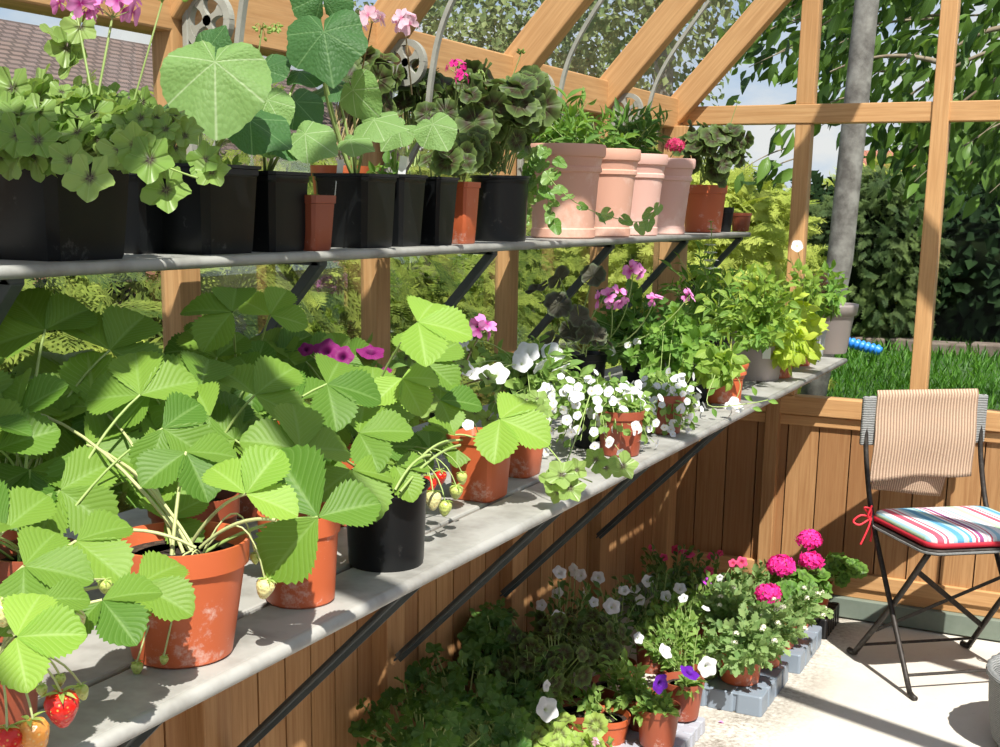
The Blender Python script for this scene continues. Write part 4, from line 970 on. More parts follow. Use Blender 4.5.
# =================================================================== UPPER SHELF
def UPOT(name,label,px,py,xc,style,mk,rt,rb,h,cat='potted plant',group=None,**kw):
    p=Plant(name,label,cat,shelf_pos(px,py,xc,UZ),group); p.pot(style,mk,rt,rb,h,**kw); return p
def ivy_geranium(p,reg,n,extra=(),sz=.034):
    p.disc_bush(at_y(*reg[:3]),reg[3],n,'ivyger','ivyger',sz,nrm=CT*.6+UP*.6)
    for (px,py,y,s,a) in extra: p.leaf('ivyger','ivyger',frame(at_y(px,py,y),imdir(a,.2),CT*.8+UP*.4,s))
# u1 : left-most square pot with ivy geranium
p=UPOT('potted_geranium','ivy geranium with pink flower heads in the leftmost large black square pot',52,200,-1.30,'nursery','black',.086,.070,.137,rim=.02,sq=8)
ivy_geranium(p,(60,128,1.22,(.09,.14,.055)),120,[(90,178,1.05,.030,-90),(166,190,1.12,.030,-80),(70,160,1.08,.026,150),(205,160,1.15,.024,30),(212,172,1.15,.022,-60),(150,160,1.1,.03,-90),(120,150,1.1,.026,-40),(135,145,1.1,.026,90),(18,135,1.08,.030,-90),(38,140,1.08,.028,-60)],.029)
ivy_geranium(p,(150,135,1.25,(.06,.07,.04)),44,[],.023)
for i in range(5): p.leaf('ivyger','ivyger',frame(at_y(rnd(58,85),rnd(20,70),1.3),imdir(rnd(0,360),.1),CT*.7+UP*.4+RNG.normal(size=3)*.3,rnd(.022,.03)))
p.stem(smooth_pts([at_y(110,140,1.15),at_y(150,160,1.12),at_y(180,172,1.12),at_y(198,178,1.12)],14),.0012)
p.umbel(at_y(76,3,1.22),.026,7,'p_pink',fs=.020,stem_from=at_y(92,95,1.2),name='flower_head'); p.umbel(at_y(112,4,1.25),.030,9,'p_pink',fs=.021,stem_from=at_y(98,95,1.22))
p.buds(at_y(162,3,1.25),6,.03,down=False,stem_from=at_y(133,104,1.22)); p.done()
p=UPOT('potted_plant','black square pot standing in shade between the two large leftmost black pots',140,205,-1.36,'nursery','black',.055,.045,.12,rim=.015,sq=8)
p.bush(p.base+UP*.05,(.06,.06,.05),16,6,'ellip','herbdark',.03); p.label((.02,-.03,0),.05); p.done()
# u2 : squash with the very large pale leaf
p=UPOT('potted_squash','squash seedling with one huge pale leaf in large black square pot',200,200,-1.292,'nursery','black',.074,.061,.134,rim=.018,sq=8)
hero_leaf(p,'squash','squash',215,62,1.42,.104,-88,.15,CT*.85+UP*.35+CR*.1,p.base+np.array([.02,.02,0]))
hero_leaf(p,'squash','squashdark',178,96,1.44,.085,215,.0,CT*.3+UP*.5-CR*.5,p.base+np.array([-.02,-.02,0]))
hero_leaf(p,'squash','squashdark',250,120,1.50,.07,-30,.1,CT*.5+UP*.6,p.base); hero_leaf(p,'squash','squashdark',205,55,1.60,.055,60,.1,CT*.4+UP*.4,p.base)
hero_leaf(p,'squash','squash',268,100,1.56,.050,-60,.1,CT*.6+UP*.4,p.base)
p.bush(p.base+UP*.02,(.06,.06,.02),14,5,'ellip','petuleaf',.026); p.leaf('ellip','yellow',frame(p.base+np.array([.03,-.03,.01]),imdir(0),CT,.035)); p.done()
p=UPOT('potted_squash','squash plant with several overlapping leaves in the third large black square pot',266,205,-1.275,'nursery','black',.058,.048,.128,rim=.018,sq=8)
hero_leaf(p,'squash','squashdark',296,102,1.64,.052,-45,.1,CT*.8+UP*.4,p.base); hero_leaf(p,'squash','squash',305,134,1.60,.056,-30,.1,CT*.7+UP*.5,p.base)
hero_leaf(p,'squash','squashdark',262,70,1.75,.058,30,.0,CT*.4+UP*.5,p.base); hero_leaf(p,'squash','squashdark',300,72,1.8,.06,0,.0,CT*.3+UP*.6,p.base)
hero_leaf(p,'squash','squash',262,128,1.58,.048,-70,.2,CT*.7+UP*.5,p.base); hero_leaf(p,'squash','squashdark',285,140,1.6,.06,-10,.2,CT*.4+UP*.7,p.base)
p.buds(at_y(262,30,1.65),7,.016,stem_from=at_y(250,110,1.65),name='seed_head'); p.buds(at_y(276,26,1.65),8,.010,name='seed_head')
p.leaf('ellip','dryleaf',frame(p.base+np.array([-.03,-.05,.012]),imdir(0),CT,.02)); p.done()
p=UPOT('seedling_pot','seedling in small brown square pot between two black square pots',309,215,-1.24,'round','brown',.036,.028,.092,rim=.014,sq=7)
p.leaf('ellip','herb',frame(p.base+UP*.012,imdir(150),CT+UP,.03)); p.leaf('ellip','herb',frame(p.base+UP*.012,imdir(-15),CT+UP,.034)); p.stem(arc(p.base,p.base+UP*.012,(0,0,0),4),.001); p.done()
p=UPOT('potted_cucumber','cucumber plant with tall dark star-shaped leaf in black pot beside a small brown pot',356,207,-1.275,'nursery','black',.062,.052,.132,rim=.015,sq=8)
hero_leaf(p,'squashpt','squashdark',324,32,1.78,.083,-80,.2,CT*.9+UP*.1,p.base,bow=(-.03,0,.03)); hero_leaf(p,'squashpt','squashdark',322,-4,1.85,.07,100,.1,CT*.5+UP*.5,p.base,bow=(-.03,0,.03))
hero_leaf(p,'squash','squash',353,90,1.85,.06,-50,.0,CT*.2+UP*.3-CR*.5,p.base); hero_leaf(p,'squashpt','squash',374,120,1.86,.055,-10,.2,CT*.6+UP*.6,p.base)
hero_leaf(p,'squash','squash',350,140,1.80,.045,-20,.2,CT*.5+UP*.7,p.base); hero_leaf(p,'squash','squashdark',335,85,1.95,.06,200,.0,CT*.3+UP*.5,p.base)
p.label((.0,-.055,.01),.035,.011,.4); p.done()
p=UPOT('potted_geranium','dark-leaved geranium with pale pink blooms in terracotta pot at the back of the upper shelf',340,160,-1.385,'round','orange',.058,.045,.15,rim=.02)
p.disc_bush(at_y(350,92,2.3),(.11,.12,.08),26,'zonal','zonal',.036)
p.umbel(at_y(372,18,2.15),.017,5,'p_pale',fs=.022,stem_from=at_y(360,80,2.2)); p.umbel(at_y(405,22,2.15),.020,6,'p_pale',fs=.022,stem_from=at_y(412,95,2.15)); p.done('redstem')
p=UPOT('potted_cucumber','cucumber seedling with a rounded pale leaf in the fifth black square pot',394,208,-1.262,'nursery','black',.051,.040,.134,rim=.015,sq=8)
hero_leaf(p,'squash','squash',433,124,2.05,.056,-60,.2,CT*.8+UP*.3,p.base); hero_leaf(p,'squashpt','squash',398,128,2.05,.048,-130,.2,CT*.5+UP*.6,p.base)
p.bush(p.base+UP*.03,(.05,.05,.03),8,4,'ellip','herb',.03); p.label((.035,-.035,.0),.055,.014,.5); p.done()
p=UPOT('potted_cucumber','cucumber seedling in the narrow black square pot touching the small orange pot',431,208,-1.255,'nursery','black',.045,.034,.133,rim=.015,sq=8)
p.disc_bush(at_y(445,160,2.15),(.05,.05,.02),7,'zonalhero','zonal',.032,nrm=CT*.7+UP*.4); p.done()
p=UPOT('potted_geranium','geranium in narrow bright orange square pot beside a round black pot',459,210,-1.250,'round','orange',.036,.027,.126,rim=.012,sq=7)
p.disc_bush(at_y(462,150,2.3),(.04,.05,.03),9,'zonalhero','zonal',.038,nrm=CT*.8+UP*.3); p.done()
p=UPOT('potted_geranium','bushy dark geranium in round black pot beside the pink terracotta pots',500,208,-1.280,'nursery','black',.069,.060,.145,rim=.018)
p.disc_bush(at_y(500,115,2.58),(.12,.13,.10),50,'zonalhero','zonal',.042,nrm=CT*.7+UP*.3); p.disc_bush(at_y(460,112,2.45),(.09,.10,.06),22,'zonalhero','zonal',.038,nrm=CT*.7+UP*.3)
p.umbel(at_y(457,68,2.3),.020,7,'p_mag',fs=.012,stem_from=at_y(455,110,2.35)); p.umbel(at_y(462,78,2.3),.014,5,'p_mag',fs=.010,stem_from=at_y(455,110,2.35)); 
p.buds(at_y(521,54,2.6),8,.010,down=False,stem_from=at_y(500,110,2.6)); p.buds(at_y(480,71,2.5),4,.008,stem_from=at_y(490,115,2.5),bow=(0,0,.03)); p.done()
p=UPOT('potted_geranium','dark young geranium in black pot behind the pots, beneath a brace ring',418,150,-1.39,'round','black',.045,.036,.10)
p.disc_bush(at_y(410,92,2.5),(.10,.10,.05),20,'zonal','zonal',.036); p.done()
# terracotta row
tl=['first and nearest of the pink terracotta pots, ivy trailing over its side','second of the pink terracotta pots from the black pots, salmon coloured','third terracotta pot in the row, pale pink with leafy shoots','fourth terracotta pot, pale pink, with a dark red ruffled flower']
for i,(px,py,mk,rt,rb,h) in enumerate([(566,190,'terra',.104,.080,.232),(607,190,'terra',.094,.070,.232),(636,192,'terra2',.094,.070,.228),(666,192,'terra2',.092,.066,.226)]):
    xc=-1.205-rb-.008
    p=UPOT('terracotta_planter',tl[i],px-2,py,xc,'fancy',mk,rt,rb,h,group='pink terracotta pots on the upper shelf',soil=.92,sq=.0,n=48)
    if i in (0,2,1):
        cx=[560,600,636][i]; p.bush(at_y(cx,[112,126,124][i],p.o[1]),(.10,.09,.05 if i!=1 else .03),[26,10,26][i],9,'lance','herb' if i!=2 else 'herbdark',.055,t0=.15,lsp=.4)
    if i==0:
        for pts in ([(520,150,2.75),(540,160,2.7),(548,200,2.68),(552,225,2.68)],[(530,150,2.75),(560,190,2.66),(595,212,2.8),(640,222,2.95),(655,210,3.0)],[(535,150,2.75),(530,180,2.7),(528,212,2.7)]):
            P3=smooth_pts([at_y(*q) for q in pts],24); p.stem(P3,.0011)
            for k in range(2,len(P3),2): p.leaf('ivyleaf','ivy',frame(P3[k]+RNG.normal(size=3)*.006,imdir(rnd(200,340),.2),CT*.8+UP*.3+RNG.normal(size=3)*.3,rnd(.018,.030)))
        for k in range(20):
            p.leaf('ivyleaf','ivy',frame(at_y(rnd(528,560),rnd(150,200),2.70),imdir(rnd(200,340),.2),CT*.8+UP*.3+RNG.normal(size=3)*.3,rnd(.016,.028)))
    if i==3: p.umbel(at_y(675,146,p.o[1]-.02),.028,40,'p_rose',fs=.012,stem_from=p.base)
    p.done()
p=UPOT('potted_geranium','dark-leaved geranium in orange pot right of the terracotta row',704,207,-1.290,'round','orange',.076,.060,.157,rim=.028)
p.disc_bush(at_y(712,152,4.0),(.11,.12,.10),46,'zonalhero','zonal',.040,nrm=CT*.7+UP*.3); p.buds(at_y(737,104,4.0),6,.010,down=False,stem_from=at_y(725,140,4.0)); p.done()
p=UPOT('empty_pot','small black pot squeezed between the orange pot and the last small brown pot',725,218,-1.265,'round','black',.030,.022,.085,cat='pot'); p.done()
p=UPOT('empty_pot','last small brown pot on the end of the upper shelf',741,220,-1.255,'round','brown',.038,.030,.066,rim=.012,cat='pot'); p.done()
# =================================================================== FLOOR
def tray(name,label,x0,x1,y0,y1,h,mk,nx,ny,rot=0,mould=.0):
    t=thing(name,label,'tray',((x0+x1)/2,(y0+y1)/2,0.001),rz=rot); w,l=(x1-x0)/2,(y1-y0)/2
    b=MB(); b.box((-w+.01,-l+.01,0),(w-.01,l-.01,h-.006)); b.box((-w+.006,-l+.006,h-.008),(w-.006,l-.006,h-.002)); b.build('base',M[mk],t,bevel=.003)
    b=MB()
    for i in range(nx):
        for j in range(ny):
            if 0<i<nx-1 and 0<j<ny-1: pass
            cx=-w+(i+.5)*2*w/nx; cy=-l+(j+.5)*2*l/ny; a=w/nx-.003; c=l/ny-.003
            slab(b,rrect(cx-a,cx+a,cy-c,cy+c,.008,3),[(0,0),(0.002,h-.004),(.005,h)])
    b.build('cell',M[mk],t); return t
tray('module_tray','blue-grey module tray nearest the camera, split at its front corner',-1.06,-.805,3.40,3.74,.060,'traygrey',3,4)
tray('module_tray','blue-grey module tray beyond the split one, towards the chair',-1.04,-.785,3.80,4.13,.062,'traygrey',3,4)
tray('cell_tray','black slatted cell tray beside the end wall',-.98,-.78,4.17,4.40,.070,'blacktray',5,6)
tray('seed_tray','pale plastic tray under the pots nearest the camera',-1.12,-.92,2.92,3.24,.040,'paletray',5,7)
def FP(name,label,x,y,z,pot=('round','brown',.062,.048,.11),group=None,cat='potted plant',**kw):
    p=Plant(name,label,cat,(x,y,z),group); p.pot(*pot,**kw); return p
# magenta geraniums on the trays
def geranium(label,x,y,z,reg,heads,nl=34,pot=('round','orange',.062,.047,.11)):
    p=FP('potted_geranium',label,x,y,z,pot,'magenta geraniums by the end wall'); p.disc_bush(at_y(*reg[:3]),reg[3],nl,'zonal','geran',.032,nrm=CT*.5+UP*.6)
    for px,py,yy,R,n in heads: p.umbel(at_y(px,py,yy),R,n,'p_mag',fs=.016,stem_from=p.base,bow=(0,0,-.0))
    p.done(); return p
geranium('geranium with a wide magenta head in front of the stud of the end wall',-.905,3.93,.063,(790,590,3.93,(.09,.09,.07)),[(781,566,3.9,.044,70)])
geranium('geranium with two magenta heads, the upper one furthest right',-.875,4.07,.063,(805,585,4.1,(.09,.08,.07)),[(809,540,4.1,.040,60),(811,561,4.05,.036,50)],38)
geranium('flowerless green geranium in the last orange pot by the end wall',-.845,4.27,.071,(835,570,4.25,(.09,.07,.045)),[],30,('round','orange',.052,.038,.105))
geranium('geranium with one small magenta head above the cut-leaved plants',-.965,3.86,.063,(765,615,3.8,(.06,.06,.04)),[(768,594,3.72,.038,55)],14)
# cut-leaved plants (marguerite)
def marg(label,x,y,z,reg,n=60,pot=('round','orange',.060,.047,.105)):
    p=FP('potted_marguerite',label,x,y,z,pot,'leafy cut-leaved plants in pots on the floor'); p.bush(at_y(*reg[:3]),reg[3],n,10,'cut','marg',.036,t0=.2)
    for i in range(7):
        d=nz(RNG.normal(size=3)+CT+UP); p.umbel(at_y(*reg[:3])+d*np.array(reg[3])*1.0,.008,9,'cream',key='five',fs=.004,name='flower_head')
    p.done(); return p
M['cream']=petal_mat('cream_floret',(.80,.80,.60),(.88,.88,.75))
marg('cut-leaved bushy plant in orange pot on the front corner of the split grey tray',-.905,3.51,.061,(745,640,3.45,(.12,.12,.09)),80,('round','orange',.070,.056,.110))
marg('cut-leaved plant at the back corner of the split grey tray',-.875,3.68,.061,(775,625,3.62,(.09,.09,.08)),46)
marg('cut-leaved plant with cream buds on the second grey tray',-.875,3.86,.063,(808,607,3.85,(.07,.08,.06)),36,('round','orange',.060,.047,.095))
marg('cut-leaved plant standing behind the split grey tray',-1.02,3.70,.061,(735,610,3.68,(.12,.10,.09)),60)
p=FP('potted_petunia','white petunia in translucent green pot on the front of the split grey tray',-1.015,3.50,.061,('round','greenpot',.058,.045,.095),'petunias in pots on the floor')
p.bush(at_y(708,655,3.45),(.06,.06,.03),18,6,'ellip','petuleaf',.034); p.flower('petunia','p_white',at_y(708,667,3.30),CT*.9+CR*.3,.030,stem_from=p.base,bow=(0,0,.02)); p.done()
# purple petunias in front
def petunia(label,x,y,z,reg,fl,n=26,mk='petuleaf',pot=('round','brown',.060,.046,.11),fc='p_white',ls=.032):
    p=FP('potted_petunia',label,x,y,z,pot,'petunias in pots on the floor'); p.bush(at_y(*reg[:3]),reg[3],n,8,'ellip',mk,ls,t0=.25)
    for f in fl:
        px,py,yy,s=f[:4]; c=f[4] if len(f)>4 else fc
        p.flower('petunia',c,at_y(px,py,yy),CT*.75+UP*.45+RNG.normal(size=3)*.38,s*.76,stem_from=p.base+UP*.01,bow=(0,0,.01))
    p.done(); return p
petunia('violet petunia in brown pot on the pale tray, its bloom upright beside a white one',-.985,3.20,.046,(690,690,3.15,(.03,.03,.035)),[(690,672,3.08,.036,'p_violet')],10)
petunia('violet petunia in brown pot in the foreground with a drooping half-closed bloom',-.985,2.99,.046,(655,712,2.95,(.06,.06,.05)),[(661,684,2.9,.034,'p_violet')],22)
petunia('petunia seedling with one leaning shoot in orange pot in the foreground',-1.12,2.97,.02,(580,700,2.95,(.05,.05,.05)),[],9,pot=('round','orange',.062,.047,.09))
petunia('bushy petunia seedling in brown pot beside the leaning seedling',-1.06,3.10,.02,(620,680,3.02,(.08,.08,.08)),[],34)
petunia('white petunia with one bright bloom behind the violet petunias',-1.03,3.34,.02,(668,635,3.35,(.10,.10,.07)),[(666,651,3.2,.030),(639,638,3.2,.022)],34)
petunia('petunia with yellow-green leaves behind the bright white bloom',-1.08,3.55,.02,(672,615,3.55,(.10,.10,.06)),[(683,598,3.5,.02),(706,608,3.5,.018)],34)
# shaded white petunias
petunia('shaded white petunia with blooms turned to the left, nearest the wall boards',-1.28,3.05,.0,(565,600,3.25,(.12,.12,.09)),[(560,572,3.2,.028),(573,570,3.25,.026),(557,593,3.2,.024),(541,605,3.1,.022),(559,618,3.05,.030),(580,575,3.3,.026)],34,'petuleafshade')
petunia('shaded white petunia with a wide bloom facing the camera, left of centre',-1.24,3.35,.0,(610,605,3.4,(.13,.12,.08)),[(598,578,3.45,.028),(612,606,3.25,.033),(594,602,3.25,.02),(585,592,3.3,.02),(624,590,3.4,.024),(597,621,3.2,.02)],34,'petuleafshade')
petunia('shaded white petunia between the wide bloom and the pink petunias',-1.22,3.62,.0,(650,590,3.65,(.13,.12,.08)),[(648,581,3.6,.026),(680,588,3.65,.027),(666,596,3.6,.024),(635,589,3.6,.022),(640,600,3.5,.022)],34,'petuleafshade')
petunia('rose petunia in the shade against the end wall boards',-1.28,4.02,.0,(675,563,4.1,(.14,.12,.08)),[(688,553,4.1,.032),(676,550,4.15,.024),(664,557,4.1,.02),(652,548,4.2,.02)],34,'petuleafshade',fc='p_rose')
petunia('rose petunia beside the bright purple one near the end wall',-1.16,4.02,.0,(715,570,4.1,(.12,.12,.07)),[(712,556,4.1,.024),(742,562,4.1,.026),(733,563,4.12,.02),(709,571,4.0,.022),(720,553,4.2,.016)],34,'petuleafshade',fc='p_rose')
petunia('bright purple petunia in front of the rose petunias',-1.14,3.82,.0,(700,590,3.85,(.10,.10,.06)),[(707,581,3.85,.028),(720,578,3.8,.016,'p_white'),(700,588,3.85,.02,'p_white')],30,fc='p_brightpurple')
p=FP('potted_bedding_plant','leafy cream-budded plant between the rose petunias and the magenta geraniums',-1.06,4.10,.0); p.bush(at_y(755,580,4.1),(.09,.10,.07),30,8,'cut','marg',.036); p.done()
petunia('white-flowered plant leaning out from the wall under the struts',-1.30,2.80,.0,(535,660,2.8,(.10,.10,.06)),[(547,686,2.7,.020),(548,709,2.62,.040)],20,'petuleafshade')
# dark scalloped geraniums, lime zoned geranium, ivy geraniums low left
p=FP('potted_geranium','dark bronze geranium with scalloped leaves, in shade below the white petunias',-1.20,2.95,.0,('round','brown',.07,.055,.12)); p.disc_bush(at_y(528,655,2.9),(.18,.17,.12),80,'zonalhero','zonal',.028,nrm=CT*.7+UP*.4); p.done()
p=FP('potted_geranium','dark zoned geranium in shade behind the leaning seedling',-1.18,3.18,.0,('round','brown',.07,.055,.12)); p.disc_bush(at_y(580,640,3.1),(.14,.14,.09),48,'zonalhero','zonal',.030,nrm=CT*.7+UP*.4); p.done()
p=FP('potted_geranium','lime-green geranium with brown-zoned leaves at the bottom edge of the picture',-1.09,2.72,.0,('round','brown',.07,.055,.12)); p.disc_bush(at_y(555,745,2.72),(.16,.14,.09),70,'zonalhero','limezone',.036,nrm=CT*.5+UP*.7)
p.umbel(at_y(596,742,2.6),.006,3,'p_pale',fs=.01); p.done()
for lb,x,y,reg,n in [('trailing dark green geranium nearest the camera under the shelf, at the bottom edge',-1.30,2.30,(415,725,2.30,(.16,.16,.09)),70),('trailing dark green geranium in the shade below the second strut',-1.28,2.55,(450,690,2.55,(.16,.16,.10)),70),
                     ('dark green geranium filling the gap beside the lime-green one',-1.14,2.48,(480,735,2.48,(.14,.14,.09)),60),('dark geranium in deep shade behind the bronze one',-1.32,2.85,(480,640,2.85,(.13,.14,.11)),70),
                     ('shaded green plant below the white-flowered one',-1.16,2.74,(520,708,2.74,(.12,.12,.06)),50)]:
    p=FP('potted_geranium',lb,x,y,.0,('round','brown',.065,.05,.11)); p.disc_bush(at_y(*reg[:3]),reg[3],int(n*1.2),'ivyger','ivydark',.026,nrm=CT*.6+UP*.6,jit=.5); p.done()
# fallen petals and a berry on slats
for lb,(px,py),z,mk in [('pink petal lying on the front of the split grey tray',(737,684),.063,'p_mag'),('small pink petal on the earth in front of the trays',(718,722),.003,'p_pink')]:
    b=MB(); b.inst(T['blob'],[frame((0,0,.001),(1,.3,.0),(0,0,1),.018)]); o=b.build('fallen_petal',M[mk]); o.location=tuple(at_z(px,py,z)); tag(o,lb,'petal')
# basket whose edge shows at the lower right
q=at_z(1062,752,0.0); p=thing('wicker_basket','grey woven basket cut off by the lower right edge of the picture','basket',tuple(q))
b=MB(); b.lathe([(.165,0),(.185,.03),(.20,.12),(.205,.20),(.213,.205),(.213,.222),(.20,.224),(.19,.20),(.18,.05),(.16,.012),(0,.012)],64,ripple=lambda t,z:1+.012*math.sin(30*t+ (z*160))); b.build('body',M['wicker'],p,smooth=True)
# =================================================================== OUTSIDE
def foliage(name,label,cat,samples,key,mk,size,trunk=None,tm='bark',dirf=None,group=None,nrmb=(.3,-.5,.6)):
    """samples: array of (pos, outward)"""
    r=thing(name,label,cat,(0,0,0),group); ms=[]
    for q,o_ in samples:
        d=nz(np.array(o_)*.6+RNG.normal(size=3)*.5+np.array([0,0,-.25])) if dirf is None else dirf(o_)
        ms.append(frame(q,d,nz(np.array(nrmb)+np.array(o_)*.6+RNG.normal(size=3)*.45),size*rnd(.6,1.25)))
    b=MB(); b.inst(T[key],ms); b.build('foliage',M[mk],r,smooth=True)
    if trunk:
        b=MB()
        for pts,rr in trunk: b.tube(pts,rr,8,cap=False)
        b.build('trunk',M[tm],r,smooth=True)
    return r
def shell_pts(c,rad,n,inner=.75,zmin=-.03,face=None):
    o=[]; c=np.array(c);rad=np.array(rad)
    while len(o)<n:
        d=nz(RNG.normal(size=3))
        if face is not None and d@np.array(face)<-.25: continue
        q=c+d*rad*rnd(inner,1.04)
        if q[2]<zmin: continue
        o.append((q,d))
    return o
M['hedgecore']=simple('hedge_shade_core',(.005,.009,.004),1.0,scale=9,col2=(.012,.018,.007),spec=.0)  # near-black colour stands in for the shade deep between the sprays
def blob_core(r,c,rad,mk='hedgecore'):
    """near-black solid filling a shrub, standing in for its inner shade"""
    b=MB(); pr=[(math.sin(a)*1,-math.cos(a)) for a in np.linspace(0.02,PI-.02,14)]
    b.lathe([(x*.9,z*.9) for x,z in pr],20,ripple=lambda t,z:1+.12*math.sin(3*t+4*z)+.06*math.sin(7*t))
    o=b.build('inner_shade_core',M[mk],r,smooth=True); o.location=tuple(c); o.scale=tuple(rad); return o
spd=lambda o_: nz(np.array([o_[0],o_[1],0])*.7+RNG.normal(size=3)*.35+np.array([0,0,-.15]))
# conifer hedge beyond the left wall : separate shrubs in a row
hl=['conifer at the left edge seen beneath the upper shelf','conifer behind the first wall post','conifer between the first and second wall posts','conifer behind the second wall post','conifer just past the second wall post','conifer behind the third wall post','conifer near the greenhouse corner, left of the corner post']
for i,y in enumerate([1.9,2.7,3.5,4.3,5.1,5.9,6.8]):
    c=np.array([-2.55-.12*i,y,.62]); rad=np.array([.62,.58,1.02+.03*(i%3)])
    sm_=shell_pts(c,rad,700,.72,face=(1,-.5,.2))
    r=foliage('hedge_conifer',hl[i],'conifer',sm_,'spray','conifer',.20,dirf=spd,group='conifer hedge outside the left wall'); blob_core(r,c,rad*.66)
# golden conifers beyond the end wall
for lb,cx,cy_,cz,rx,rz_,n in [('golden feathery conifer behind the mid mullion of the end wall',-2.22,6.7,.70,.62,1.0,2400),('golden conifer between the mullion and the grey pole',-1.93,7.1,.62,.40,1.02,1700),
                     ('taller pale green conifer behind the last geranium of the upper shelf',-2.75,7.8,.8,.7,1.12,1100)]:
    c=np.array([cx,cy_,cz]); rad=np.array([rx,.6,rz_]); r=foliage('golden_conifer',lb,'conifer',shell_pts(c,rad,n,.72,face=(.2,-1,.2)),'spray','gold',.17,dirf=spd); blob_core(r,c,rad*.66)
# pole
b=MB(); pp=at_y(840,260,6.0); pq=at_y(867,0,6.0); b.tube([(pp[0]-.17,6.0,-.1),(pp[0],6.0,pp[2]),(pq[0],6.0,pq[2]),(pq[0]+.09,6.0,5)],[.064,.060,.054,.048],20)
o=b.build('utility_pole',M['bark'],smooth=True); tag(o,'weathered grey wooden pole standing behind the golden conifers','pole')
# overhanging tree
tr=thing('overhanging_tree','broad-leaved tree whose branches hang over the lawn at upper right','tree',(0,0,0)); ms=[]; bt=MB(); trunk0=np.array([1.9,8.8,0])
bt.tube(smooth_pts([trunk0,(1.85,8.8,1.5),(1.7,8.6,2.8),(1.3,8.3,4.2),(1.0,8.2,5.5)],20),np.linspace(.16,.08,21),10)
def branch(p0,p1,sag,nl,sz,r=.012,spread=.16):
    P3=arc(p0,p1,(0,0,sag),14); bt.tube(P3,np.linspace(r,r*.3,14),5,cap=False)
    for k in range(nl):
        t=random.random()**.7; f=t*12.9; j=int(f); q=P3[j]+(P3[j+1]-P3[j])*(f-j)+RNG.normal(size=3)*spread*np.array([1,1,.8])
        d=nz(RNG.normal(size=3)*.5+nz(np.array(p1)-np.array(p0))*.5+np.array([0,0,-.8])); ms.append(frame(q,d,nz(np.array([.3,-.8,.5])+RNG.normal(size=3)*.5),sz*rnd(.6,1.2)))
ctrs=[]
for i in range(80):
    px=rnd(735,1130); py=rnd(-140,150) if px>800 else rnd(-140,110); 
    if px<800 and py>60+ (px-735)*.9: continue
    y=rnd(6.7,8.4); q=at_y(px,py,y); st=np.array([1.5,8.3,3.4])+RNG.normal(size=3)*.3; m0=q+(st-q)*rnd(.12,.3)
    branch(m0,q,.06,36,.128,.008,.14)
for a,b_,c_ in [((1000,28,6.6),(938,62,6.5),.03),((938,62,6.5),(830,72,6.5),.05),((1010,-30,7),(800,40,7),.1),((1040,40,6.8),(880,120,6.8),.08),((1050,90,6.8),(960,180,6.8),.08),((1050,60,7),(905,160,7),.1)]:
    branch(at_y(*a),at_y(*b_),c_,44,.13,.014,.12)
for i in range(26):
    q=at_y(rnd(885,1010),rnd(128,195),rnd(6.6,7.6)); branch(q+np.array([.25,.1,.2]),q,.02,18,.13,.005,.11)
for (px,py) in [(742,190),(752,200),(800,140),(815,150),(770,150)]:
    q=at_y(px,py-20,6.2); branch(q+np.array([.25,.1,.12]),q,.02,7,.13,.005,.07)
for i in range(40):   # rest of the crown above the picture
    q=np.array([rnd(-1.6,2.4),rnd(6.5,10),rnd(3.0,5.2)]); branch(q+np.array([.3,.2,.2]),q,.05,34,.13,.01,.2)
b=MB(); b.inst(T['cherryleaf'],ms); b.build('foliage',M['cherry'],tr,smooth=True); bt.build('branches',M['twig'],tr,smooth=True)
# dark hedge across the end of the lawn
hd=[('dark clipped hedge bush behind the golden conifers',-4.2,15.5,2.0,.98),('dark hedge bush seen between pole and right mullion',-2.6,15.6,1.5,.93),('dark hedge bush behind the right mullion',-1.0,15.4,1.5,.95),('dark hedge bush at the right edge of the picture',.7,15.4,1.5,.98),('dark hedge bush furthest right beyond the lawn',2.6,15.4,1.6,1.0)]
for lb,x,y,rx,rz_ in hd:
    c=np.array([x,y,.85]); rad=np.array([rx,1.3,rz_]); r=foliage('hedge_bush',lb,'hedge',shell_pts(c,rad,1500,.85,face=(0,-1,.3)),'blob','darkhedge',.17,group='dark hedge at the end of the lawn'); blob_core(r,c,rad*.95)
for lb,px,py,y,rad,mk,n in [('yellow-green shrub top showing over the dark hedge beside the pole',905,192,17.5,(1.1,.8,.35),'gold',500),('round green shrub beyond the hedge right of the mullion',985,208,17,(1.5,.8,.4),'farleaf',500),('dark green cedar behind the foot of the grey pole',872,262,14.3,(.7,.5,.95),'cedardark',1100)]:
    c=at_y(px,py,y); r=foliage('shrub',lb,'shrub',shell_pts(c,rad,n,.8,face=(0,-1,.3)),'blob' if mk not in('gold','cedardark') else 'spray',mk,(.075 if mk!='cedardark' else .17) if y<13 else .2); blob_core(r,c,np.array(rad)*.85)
# flowering twigs in the shade by the right mullion
# stone edging
b=MB()
for i in range(14): b.box((-2.6+i*.42,13.9+.05*math.sin(i*2),-.04),(-2.22+i*.42,14.15,.10+.02*math.sin(i*3)))
tag(b.build('stone_edging',simple('edging_stone',(.12,.09,.07),.9,scale=8,col2=(.2,.16,.13),bmp=.5),bevel=.02),'low brown stone edging at the far side of the lawn','edging')
# blue ribbed tube
t=at_y(862,353,12.9); b=MB(); pr=[]
P3=[]; R3=[]
for i in range(61): P3.append((-.36+.72*i/60,.0,.10-.03*i/60)); R3.append(.048+.010*math.sin(i*1.35))
b.tube(P3,R3,12); o=b.build('ribbed_tube',M['blue'],smooth=True); o.location=(t[0]-.15,12.9,.06); o.rotation_euler=(0,.12,-.3); tag(o,'bright blue ribbed plastic tube lying on the lawn','tube')
b=MB(); b.box((-.02,-.02,0),(.02,.02,.12))
